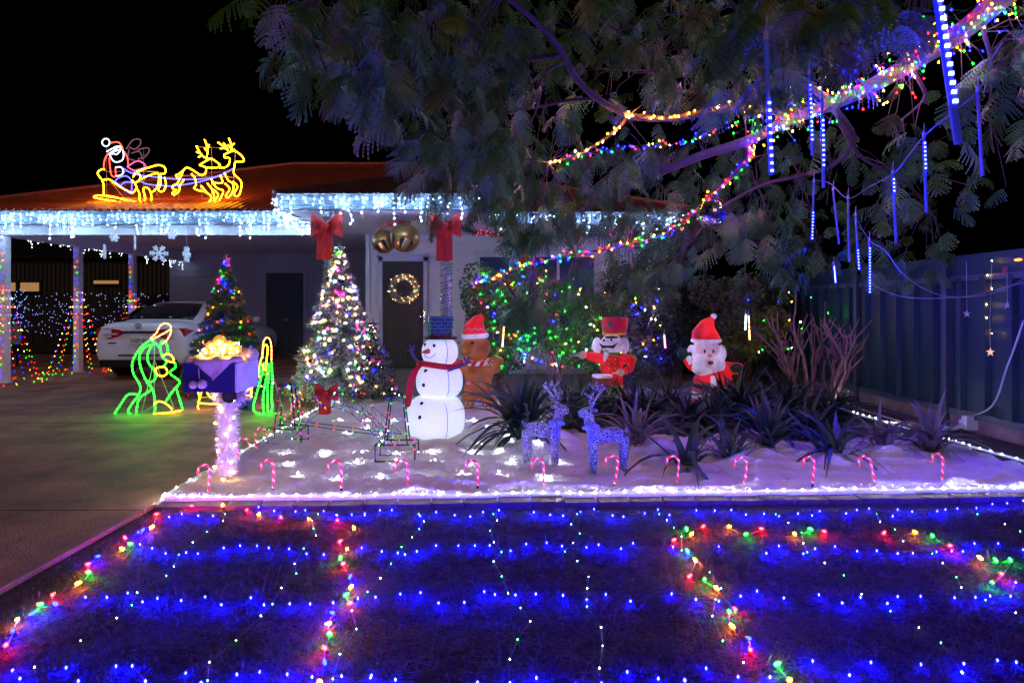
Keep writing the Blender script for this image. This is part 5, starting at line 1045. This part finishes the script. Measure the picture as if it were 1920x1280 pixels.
lights('warm_branch_lights', 'amber lights glowing along the slim arched branch', along([(1425, 225, 5.9), (1380, 200, 5.9), (1300, 215, 5.8), (1240, 222, 5.7), (1180, 218, 5.5), (1150, 248, 5.7), (1090, 288, 6.0), (1030, 305, 6.2)], 34, .015, 'YAA', -.05), P(1230, 222, 5.7), wire_g, .0075, mats={'Y': emat('warm_Y', (1, .4, .05), 1300), 'A': emat('warm_A', (1, .25, .004), 1100)}, wr=.0015, group='lights in the tree')
for (b0, w, h, n, keys, lab, d) in (((900, 1080), None, (500, 690), 110, 'GGGGBAYR', 'multicoloured fairy lights scattered through the green shrubs', 9.45), ((1080, 1240), None, (540, 690), 46, 'BGAWY', 'sparse fairy lights in the shrubs behind the toy soldier', 9.4), ((1400, 1640), None, (540, 680), 18, 'GBYA', 'few coloured lights in the bushes above the bare shrub', 9.2)):
    pts = sorted([(P(rr.uniform(*b0), rr.uniform(*h), d + rr.uniform(-.15, .25)), rr.choice(keys)) for i in range(n)], key=lambda a: a[0].x); lights('shrub_lights', lab, pts, P(sum(b0) / 2, 650, d), wire_g, .007, mats=EM, wr=.0012, group='lights in the shrubs')
# LED tubes
tube_m = pm('led_tube', (.1, .14, .5), .15, em=.14, emcol=(.05, .08, 1)); tube_dim = pm('led_tube_dim', (.12, .14, .4), .15, em=.1, emcol=(.1, .1, 1))
core = {'B': emat('tube_led_blue', (.0005, .0007, 1), 3400), 'M': emat('tube_led_pink', (1, .1, .55), 22), 'A': emat('tube_led_amber', (1, .5, .15), 22), 'W': emat('tube_led_white', (.6, .8, 1), 22)}
def led_tube(x0, y0, x1, y1, d, lit, lab, col='B', r=.0085, dim=False):
    a = P(x0, y0, d); b = P(x1, y1, d); t = thing('led_tube_light', a, lab, 'tube light', 'hanging led tubes'); q = MB(); q.tube([a, b], r, 10); q.build('tube', tube_dim if dim else tube_m, t, smooth=True) if col == 'B' else q.build('tube', pm('tube_' + col, (.4, .4, .42), .2, em=.3, emcol=LED[col][0]), t)
    q = MB(); q.tube([a, a + Vector((0, 0, .03))], r * 1.15, 8); q.tube([a + Vector((0, 0, .03)), a + Vector((.004, 0, .09))], .003, 4); q.build('cap', wire_w, t)
    q = MB(); n = 18
    for i in range(n):
        u = (i + .5) / n
        if lit[0] <= u <= lit[1]: q.box(a.lerp(b, u) + Vector((0, -r * 1.01, 0)), (r * 1.1, .006, .0085))
    if q.v: q.build('led_chips', core[col], t, kind='stuff')
for a in ((1752, -40, 1797, 270, 1.35, (0, .75), 'nearest and brightest blue tube light, cut by the top edge'), (1436, 75, 1446, 328, 2.25, (.45, 1), 'long blue tube light hanging left of the thick limb'), (1517, 140, 1523, 292, 3.7, (.1, .85), 'blue tube light in front of the limb, left of a close pair'), (1541, 185, 1544, 352, 3.4, (.2, .8), 'blue tube light in front of the limb, right of a close pair'),
          (1833, 172, 1842, 330, 3.5, (2, 3), 'unlit tube light at the far right'), (1732, 257, 1737, 398, 3.9, (.05, .42), 'blue tube light glowing at its top, hung from the white cable'), (1674, 326, 1680, 455, 4.3, (.05, .3), 'blue tube light hung lower on the white cable'), (1590, 373, 1592, 490, 4.8, (2, 3), 'dim tube light at the low point of the cable'),
          (1526, 342, 1522, 450, 5.2, (.5, 1), 'blue tube light with glowing lower half, leftmost of the lower group'), (1562, 357, 1573, 458, 5.5, (2, 3), 'slanted dim tube light in the lower group'), (1604, 405, 1610, 506, 5.6, (.6, 1), 'blue tube light with lit tip in the lower group'), (1630, 452, 1630, 550, 5.6, (.1, 1), 'lowest blue tube light in front of the fence end'), (1563, 495, 1566, 530, 6.8, (.1, 1), 'short blue tube light among dark leaves')): led_tube(*a, dim=a[5][0] > 1)
led_tube(1245, 628, 1247, 652, 9.2, (0, 1), 'pink tube light glowing in the shrub', 'M', .016); led_tube(1403, 592, 1405, 637, 9.0, (0, 1), 'amber tube light right of the bearded man', 'A', .014); led_tube(1398, 590, 1397, 618, 9.1, (0, 1), 'small white tube light beside the amber one', 'W', .012); led_tube(945, 612, 942, 650, 9.3, (0, 1), 'amber tube light in the shrub by the gingerbread man', 'A', .013)
q = MB(); q.tube(smooth_path([P(1880, 80, 3.3), P(1860, 110, 3.4), P(1835, 170, 3.5), P(1780, 215, 3.7), P(1733, 255, 3.9), P(1705, 290, 4.1), P(1676, 325, 4.3), P(1630, 350, 4.6), P(1590, 372, 4.8), P(1558, 345, 5.1), P(1530, 338, 5.2)], 5), .004, 5)
q.tube(smooth_path([P(1600, 400, 5.6), P(1630, 450, 5.6), P(1660, 470, 5.4), P(1700, 520, 5.3), P(1770, 555, 5.2), P(1860, 550, 5.1), P(1925, 520, 5.0)], 5), .004, 5); q.tube(smooth_path([P(1630, 530, 6.2), P(1690, 556, 5.6), P(1790, 558, 5.3), P(1860, 545, 5.2), P(1925, 528, 5.0)], 5), .004, 5)
tag(q.build('hanging_cable', pm('cable_grey', (.16, .16, .18), .5), base=P(1700, 300, 4.2)), 'thin white cable looping between the tube lights and the fence', 'cable')
# mirror ball
mc = P(1333, 401, 5.0); mb = thing('mirror_ball', mc, 'round mirror ball hanging from the light-wrapped branch', 'mirror ball'); n1 = 14; r = .12; fac = [MB(), MB()]
for j in range(n1):
    a0 = -math.pi / 2 + math.pi * (j + .06) / n1; a1 = -math.pi / 2 + math.pi * (j + .94) / n1; k = max(4, int(26 * math.cos((a0 + a1) / 2)))
    for i in range(k):
        b0 = 2 * math.pi * (i + .05) / k; b1 = 2 * math.pi * (i + .95) / k; jx = rr.uniform(-.06, .06); s3 = lambda a, b, e=0: mc + Vector((math.cos(a) * math.cos(b), math.cos(a) * math.sin(b), math.sin(a))) * (r + e); fac[0].add([s3(a0, b0, jx * .02), s3(a0, b1), s3(a1, b1, -jx * .02), s3(a1, b0)], [(0, 1, 2, 3)])
fac[0].build('mirror_tiles', pm('mirror', (.9, .9, .92), .2, 1, var=.02), mb, kind='stuff'); q = MB(); q.ell(mc, r * .985, None, 20, 14); q.build('core', pm('ball_core', (.05, .05, .06), .4), mb); q = MB(); q.tube([mc + Vector((0, 0, r)), mc + Vector((0, 0, r + .3))], .003, 4); q.build('cord', wire_k, mb)
# star light curtain on the fence
fx = 5.03
def F_(x, y): d = fx * F / (x - 960); return P(x, y, d)
sl = thing('star_light_string', F_(1858, 520), 'drop of warm fairy lights ending in a glowing star on the fence', 'string lights', 'star drops on the fence'); q = MB(); q.tube([F_(1860, 487), F_(1856, 600), F_(1857, 660)], .002, 4); q.build('wire', wire_w, sl); b = MB(); [b.octa(F_(x, y), .006) for x, y in ((1860, 488), (1851, 516), (1860, 541), (1850, 571), (1850, 596), (1860, 625))]; b.build('bulbs', SM['Y'], sl, kind='stuff'); star5(F_(1857, 660), .05, pm('warm_star', (.7, .4, .25), .4, em=.9, emcol=(1, .55, .3)), sl)
for x, y, top, lab in ((1889, 572, 500, 'pale unlit star hanging on the fence at the right'), (1813, 588, 490, 'small unlit star on the fence left of the warm drop')):
    t = thing('hanging_star', F_(x, y), lab, 'star', 'star drops on the fence'); star5(F_(x, y), .05, pm('pale_star', (.5, .55, .65), .4), t); q = MB(); q.tube([F_(x, y - 6), F_(x - 1, top)], .002, 4); q.build('wire', wire_w, t)
t = thing('fence_lamp', F_(1909, 487), 'orange lit lamp on top of the fence at the right edge', 'lamp'); q = MB(); q.ell(F_(1909, 487), (.02, .045, .014)); q.build('glow', emat('orange_lamp', (1, .25, .04), 4), t); q = MB(); q.box(F_(1884, 507), (.02, .03, .07)); q.build('tag', pm('orange_tag', (.5, .12, .03), .5), t)
# cable, power block, offcuts near the fence
c = G(1818, 806); t = thing('power_block', c, 'white outdoor power block on the soil by the fence', 'power block'); q = MB(); q.box(c + Vector((0, 0, .06)), (.15, .12, .1)); q.box(c + Vector((-.02, 0, .13)), (.08, .08, .05)); q.build('case', white, t); q = MB(); q.tube([c + Vector((-.07, 0, .05)), c + Vector((-.2, -.03, .02)), c + Vector((-.32, -.02, .03))], [.03, .02, .03], 8); q.build('plug', white, t)
q = MB(); q.tube(smooth_path([c + Vector((.05, .1, .12)), F_(1870, 760) - Vector((.05, 0, 0)), F_(1895, 690) - Vector((.04, 0, 0)), F_(1912, 640) - Vector((.03, 0, 0)), F_(1925, 600) - Vector((.03, 0, 0))], 5), .009, 6); tag(q.build('extension_cord', wire_w, base=c), 'white extension cord rising from the power block along the fence', 'cord')
c = G(1715, 805); q = MB(); q.box(c + Vector((.05, .1, .035)), (.42, .07, .045), Matrix.Rotation(-.5, 3, 'Z')); tag(q.build('timber_offcut', pm('timber', (.3, .19, .1), .8, var=.25, scale=9), base=c), 'short timber offcut lying on the soil by the fence', 'timber')
q = MB(); q.tube(smooth_path([G(1575, 750), G(1620, 768), G(1640, 775), G(1690, 790), G(1720, 800)], 5), .008, 5); tag(q.build('garden_hose', wire_w, base=G(1640, 775)), 'thin pale hose trailing over the soil under the fence', 'hose')
# twig litter on snow and soil
q = MB()
for i in range(460):
    x = rr.uniform(-2.3, 4.9); y = rr.uniform(4.4, 8.0); z = SZ(x, y) + .004 if x < 4.2 else 0; a = rr.uniform(0, 6.28); l_ = rr.uniform(.01, .06); q.tube([(x, y, z), (x + l_ * math.cos(a), y + l_ * math.sin(a), z + .004)], .0012, 3)
tag(q.build('leaf_litter', pm('litter', (.05, .03, .025), .9), kind='stuff'), 'small twigs and leaf scraps scattered over the snow blanket', 'litter')

# ================================================================ rope lights round the snow
def rope(lab, pts, seed, step=.105, r=.011):
    t = thing('rope_light', pts[len(pts) // 2], lab, 'rope light', 'white rope lights round the snow'); w_ = smooth_path(pts, 8); q = MB(); q.tube(w_, r, 8); q.build('rope', pm('rope_clear', (.7, .74, .8), .3, em=.5, emcol=(.7, .8, 1)), t, smooth=True); b = MB(); s = 0
    for a, c_ in zip(w_[:-1], w_[1:]):
        L_ = (c_ - a).length
        while s < L_: b.octa(a.lerp(c_, s / L_) + Vector((rr.uniform(-.004, .004), -.004, r * .75)), .0085); s += step * rr.uniform(.75, 1.3)
        s -= L_
    b.build('bulbs', emat('rope_led', (.82, .9, 1), 520), t, kind='stuff'); return t
fr = []
for i in range(26): x = -2.42 + i * .273; fr.append(Vector((x, front_y(x) - .038 + rr.uniform(-.012, .012), .03 + rr.uniform(-.004, .006))))
rope('white rope light along the front edge of the snow', fr, 1); rope('white rope light along the driveway edge of the snow', [Vector((left_x(y) + .02 + rr.uniform(-.01, .01), y, .02)) for y in np.linspace(4.22, 8.6, 14)], 2, .16); rope('white rope light along the fence side of the snow', [Vector((right_x(y) + rr.uniform(-.02, .02), y, .03)) for y in np.linspace(4.5, 8.2, 14)], 3)
# net lights glowing under the wadding
pat = MB(); t = thing('snow_net_lights', (-.8, 5.6, .03), 'white net lights glowing through the snow blanket around the snowman', 'net lights')
for i in range(9):
    for j in range(7):
        x = -2.0 + i * .32 + .1 * (j % 2) + rr.uniform(-.05, .05); y = 4.6 + j * .38 + rr.uniform(-.05, .05)
        if abs(x + .77) < .35 and abs(y - 6.05) < .35: continue
        if x > .55 or (x < -1.1 and rr.random() < .55): continue
        pat.octa((x, y, SZ(x, y) + .02), .005)
pat.build('bulbs', emat('net_led', (.76, .85, 1), 900), t, kind='stuff')

# ================================================================ lights on the lawn
zA = lambda l: [(x * .3646, 900 + y * .3646) for x, y in l]; zB = lambda l: [(600 + x * .3646, 900 + y * .3646) for x, y in l]; zC = lambda l: [(1220 + x * .3646, 900 + y * .3646) for x, y in l]
LAWN = {'B': emat('lawn_blue', (.0005, .0006, 1), 4600), 'B1': emat('lawn_blue_strong', (.0002, .00026, 1), 11000), 'B2': emat('lawn_blue_weak', (.001, .0013, 1), 1700)}
rowA = zA([(870, 190), (935, 175), (1020, 185), (1095, 177), (1330, 140), (1410, 152), (1520, 155), (1570, 152), (1665, 152), (1735, 175), (1810, 175), (1875, 175)]) + zB([(85, 178), (163, 175), (230, 172), (308, 155), (370, 152), (515, 182), (598, 158), (693, 180), (773, 183), (838, 163), (920, 155), (1100, 163), (1185, 177), (1250, 183), (1340, 158), (1410, 150), (1505, 183), (1560, 180), (1670, 165), (1738, 153), (1797, 175)]) + zC([(235, 150), (330, 150), (415, 155), (490, 178), (583, 175), (660, 180), (757, 168), (830, 180), (870, 157), (1005, 170), (1060, 155), (1123, 147), (1245, 178), (1270, 148), (1345, 155), (1473, 160), (1515, 145), (1577, 147), (1675, 142), (1757, 120), (1833, 118), (1915, 105)])
rowB = zA([(720, 325), (783, 352), (852, 373), (957, 372), (1017, 372), (1150, 348), (1235, 332), (1322, 330), (1383, 347), (1487, 348), (1577, 372), (1665, 376), (1860, 340)]) + zB([(318, 368), (400, 366), (498, 362), (597, 330), (712, 330), (797, 335), (873, 337), (980, 358), (1060, 322), (1166, 320), (1245, 340), (1370, 340), (1433, 328), (1548, 352), (1610, 322)]) + zC([(115, 338), (190, 362), (350, 335), (595, 378), (660, 340), (785, 376), (845, 348), (948, 335), (1062, 362), (1163, 362), (1270, 372), (1348, 370), (1470, 365), (1548, 367), (1605, 360), (1665, 327), (1787, 322), (1915, 350)])
rowC = zA([(440, 600), (550, 597), (657, 582), (733, 628), (810, 607), (932, 615), (1055, 602), (1138, 630), (1290, 605), (1358, 633), (1490, 637), (1595, 635), (1713, 632), (1840, 600)]) + zB([(285, 603), (413, 583), (517, 580), (610, 627), (742, 627), (845, 570), (900, 580), (1005, 583), (1110, 578), (1250, 595), (1372, 607), (1470, 580), (1597, 615), (1808, 578)]) + zC([(233, 612), (350, 620), (462, 597), (547, 573), (685, 597), (865, 582), (985, 630), (1079, 598), (1217, 628), (1270, 592), (1388, 587), (1563, 600), (1670, 603), (1745, 597), (1850, 590), (1877, 520)])
rowD = zA([(65, 968), (103, 1020), (340, 968), (403, 1022), (597, 953), (680, 953), (748, 1032), (955, 980), (1035, 1035), (1218, 990), (1335, 977), (1478, 988), (1605, 1005), (1757, 998), (1905, 1005)]) + zB([(265, 1005), (388, 1015), (810, 1035), (977, 1032), (1113, 1015), (1315, 1038), (1448, 1040), (1580, 980), (1740, 1013), (1877, 1030)]) + zC([(175, 1030), (285, 970), (450, 1010), (613, 1010), (833, 925), (1023, 993), (1133, 928), (1390, 938), (1610, 942), (1600, 985), (1783, 930), (1880, 935)])
for row, lab in ((rowA, 'row of blue string lights on the lawn nearest the brick edging'), (rowB, 'second row of blue string lights back from the edging'), (rowC, 'third row of blue string lights across the lawn'), (rowD, 'row of blue string lights closest to the camera')):
    pts = [(G(x, y, .012) + Vector((0, 0, rr.uniform(-.008, .004))), rr.choice(('B', 'B', 'B1', 'B2'))) for x, y in row]; lights('lawn_string_lights', lab, pts, pts[len(pts) // 2][0], wire_k, .0052, group='blue strings on the lawn', mats=LAWN)
c9 = {k: emat('globe_' + k, LED[k][0], s) for k, s in (('R', 620), ('A', 560), ('G', 340), ('B', 1500))}
gm9 = {}
for k in c9: q = MB(); q.lathe([(.003, -.011), (.0065, -.005), (.007, .002), (.004, .01), (.001, .014)], (0, 0, 0), 8); me = q.mesh('globe', smooth=True); me.materials.append(c9[k]); gm9[k] = me
q = MB(); q.lathe([(.006, -.028), (.006, -.011)], (0, 0, 0), 8); sock = q.mesh('socket'); sock.materials.append(wire_k)
def globes(lab, pts):
    t = thing('globe_light_string', G(*pts[len(pts) // 2][:2], .02), lab, 'string lights', 'coloured globe strings on the lawn'); off = world_off(t); path = []
    for x, y, k in pts:
        p = G(x, y, .025); o = link('globe', gm9[k], t, p - off); o.rotation_euler = (rr.uniform(.6, 1.6), rr.uniform(-.6, .6), rr.uniform(0, 6)); s_k = link('socket', sock, o); path.append(p - Vector((0, 0, .012)))
    q = MB(); q.tube(smooth_path(path, 4), .003, 4); q.build('wire', wire_k, t)
kA = lambda l: [(x * .3646, 900 + y * .3646, k) for x, y, k in l]; kC = lambda l: [(1220 + x * .3646, 900 + y * .3646, k) for x, y, k in l]
globes('coloured globe lights along the driveway edge of the lawn', kA([(805, 173, 'R'), (780, 240, 'A'), (735, 255, 'B'), (712, 268, 'B'), (643, 295, 'R'), (670, 325, 'G'), (627, 352, 'A'), (505, 390, 'B'), (452, 430, 'R'), (455, 472, 'G'), (402, 527, 'A'), (270, 588, 'R'), (285, 635, 'B'), (208, 637, 'G'), (165, 683, 'B'), (88, 715, 'A'), (65, 772, 'B'), (30, 845, 'R')]))
globes('coloured globe lights running down the lawn left of centre', kA([(985, 133, 'R'), (1145, 128, 'A'), (1270, 152, 'R'), (1330, 175, 'A'), (1445, 190, 'R'), (1590, 200, 'A'), (1735, 205, 'R'), (1820, 245, 'A'), (1748, 313, 'R'), (1785, 355, 'A'), (1750, 400, 'G'), (1765, 428, 'R'), (1800, 495, 'B'), (1805, 548, 'A'), (1780, 587, 'G'), (1800, 630, 'R'), (1710, 680, 'B'), (1690, 735, 'A'), (1695, 790, 'G'), (1670, 862, 'R'), (1670, 935, 'B'), (1645, 1035, 'A')]))
globes('coloured globe lights running down the lawn right of centre', kC([(893, 262, 'R'), (822, 250, 'G'), (742, 275, 'A'), (568, 248, 'R'), (490, 275, 'G'), (405, 237, 'A'), (270, 237, 'R'), (185, 250, 'G'), (210, 275, 'A'), (120, 305, 'R'), (190, 362, 'G'), (230, 410, 'A'), (200, 492, 'R'), (278, 508, 'G'), (340, 553, 'A'), (435, 663, 'R'), (405, 675, 'G'), (420, 748, 'A'), (508, 812, 'B'), (513, 870, 'R'), (652, 943, 'G'), (715, 1025, 'A')]))
globes('coloured globe lights at the far right of the lawn', kC([(1200, 270, 'R'), (1360, 265, 'A'), (1450, 285, 'G'), (1540, 335, 'R'), (1695, 398, 'A'), (1775, 410, 'G'), (1850, 410, 'G'), (1805, 480, 'R'), (1755, 525, 'G')]))
tiny = {'G': emat('tiny_green', (.1, 1, .25), 25), 'W': emat('tiny_white', (.6, .8, 1), 30)}
for i, x0 in enumerate((-1.85, -1.25, -.6, -.12, .42, .95, 1.7, 2.35, 3.0)):
    pts = []; y = 3.85; x = x0
    while y > 2.1: pts.append((Vector((x, y, .015)), 'GW'[len(pts) % 2])); y -= rr.uniform(.1, .2); x += rr.uniform(-.06, .06) - .012 * x0 * .5
    lights('fairy_light_strand', '%s tiny green and white fairy light strand from the left on the lawn' % names[i], pts, pts[4][0], wire_k, .0032, group='fairy strands on the lawn', mats=tiny, wr=.0012)

# ================================================================ behind the carport
for i, (px, yb, lab) in enumerate(((-9.02, 10.62, 'cone of coloured light strings round the nearest carport post at the left edge'), (-9.02, 12.42, 'cone of coloured light strings round the middle carport post'), (-9.02, 14.2, 'cone of coloured light strings round the rear carport post behind the car'))):
    pts = []; paths = []
    for k in range(11):
        a = 2 * math.pi * k / 11; top = Vector((px, yb, 1.95)); bt = Vector((px + .52 * math.cos(a), yb + .52 * math.sin(a), .02)); n = 16; path = [top.lerp(bt, u ** 1.0) + Vector((0, 0, -.12 * math.sin(u * math.pi))) for u in np.linspace(0, 1, n)]; paths.append(path); pts += [(p, rr.choice('RRGABY')) for p in path[1:]]
    for k in range(22): pts.append((Vector((px + rr.choice((-.02, .02)), yb - .068, .1 + k * .115)), 'BBGAR'[k % 5]))
    for k in range(16): a = rr.uniform(0, 6.28); pts.append((Vector((px + .6 * math.cos(a), yb + .6 * math.sin(a), .012)), rr.choice('RAG')))
    lights('light_cone', lab, pts, (px, yb, 0), wire_g, .0065, mats=WK, wr=.0012, wpath=paths, group='light cones round the carport posts')
nbm = pm('neighbour_steel', (.009, .009, .01), .6, var=.2); nh = thing('neighbour_house', (-19, 25, 0), 'dark corrugated neighbouring house with lit blinds beyond the carport', 'house')
vs = []; fs = []; x = -32.0; i = 0
while x < -9: vs += [(x, 24.5 + .03 * (i % 2), -.03), (x, 24.5 + .03 * (i % 2), 3.4)]; x += .09; i += 1
fs = [(2 * k, 2 * k + 2, 2 * k + 3, 2 * k + 1) for k in range(i - 1)]; MB().add(vs, fs).build('wall', nbm, nh)
q = MB(); q.add([(-32, 24.2, 3.3), (-9, 24.2, 3.3), (-9, 29, 4.8), (-32, 29, 4.8)], [(0, 1, 2, 3)]); q.build('roof', nbm, nh)
lit = emat('lit_blind', (1, .5, .18), .4)
for x0, x1, y0, y1 in ((17, 31, 530, 546), (40, 75, 530, 546), (177, 224, 526, 532)):
    a = P(x0, y1, 24.4); b_ = P(x1, y0, 24.4); m = MB(); m.box2((a.x - .06, 24.36, a.z - .06), (b_.x + .06, 24.48, b_.z + .06)); w_ = m.build('window', pm('dark_frame', (.02, .02, .02), .5), nh); m = MB(); n = max(3, int((b_.x - a.x) / .11))
    for k in range(n): u = a.x + (b_.x - a.x) * k / n; m.box2((u + .008, 24.34, a.z), (u + (b_.x - a.x) / n - .008, 24.355, b_.z))
    m.build('blind', lit, w_)
sf = thing('side_fence', (-13, 17.5, 0), 'dark side fence hung with faint net lights behind the carport', 'fence'); m = MB()
for k in range(40): m.box((-18.0 + k * .21, 17.6 + .01 * (k % 2), .85), (.2, .03, 1.7))
m.build('paling_panel', pm('dark_paling', (.012, .01, .012), .8, var=.4), sf, kind='stuff')
pts = [(Vector((rr.uniform(-14.8, -9.8), 17.5, rr.uniform(.5, 1.75))), rr.choice('SSSB')) for i in range(280)]; lights('fence_net_lights', 'faint white net lights over the dark side fence', pts, (-12, 17.5, 1), None, .0055, mats={'S': emat('faint_white', (.6, .7, 1), 6), 'B': emat('faint_blue', (.1, .2, 1), 10)})
pts = [(Vector((rr.uniform(-11.9, -11.1), 13.6 + rr.uniform(-.1, .1), rr.uniform(.9, 1.75))), 'B') for i in range(90)]; lights('blue_net_lights', 'patch of blue net lights left of the middle carport post', pts, (-11.5, 13.6, 0), None, .005, mats={'B': emat('net_blue', (.15, .25, 1), 18)})
t = thing('notice_board', (-11.2, 13.5, 0), 'small pale notice board in the dark beside the carport', 'sign'); q = MB(); q.box((-11.2, 13.5, .72), (.22, .02, .42)); q.build('board', pm('notice', (.25, .27, .26), .7, var=.4, scale=30, stretch=(1, 1, 8)), t); q = MB(); q.box((-11.2, 13.52, .4), (.04, .02, .86)); q.build('stake', black, t)
q = MB()
for i in range(420):
    x = rr.uniform(-7, -2.5); y = rr.uniform(2.4, 9.5); a = rr.uniform(0, 6.28); l_ = rr.uniform(.004, .03); w = l_ * rr.uniform(.15, .6)
    q.add([(x, y, .004), (x + w * math.sin(a), y - w * math.cos(a), .006), (x + l_ * math.cos(a), y + l_ * math.sin(a), .005), (x - w * math.sin(a), y + w * math.cos(a), .003)], [(0, 1, 2, 3)])
tag(q.build('driveway_litter', pm('dry_leaf', (.2, .13, .07), .9, var=.5, scale=30), kind='stuff'), 'dry leaf scraps and grit scattered on the driveway', 'litter')
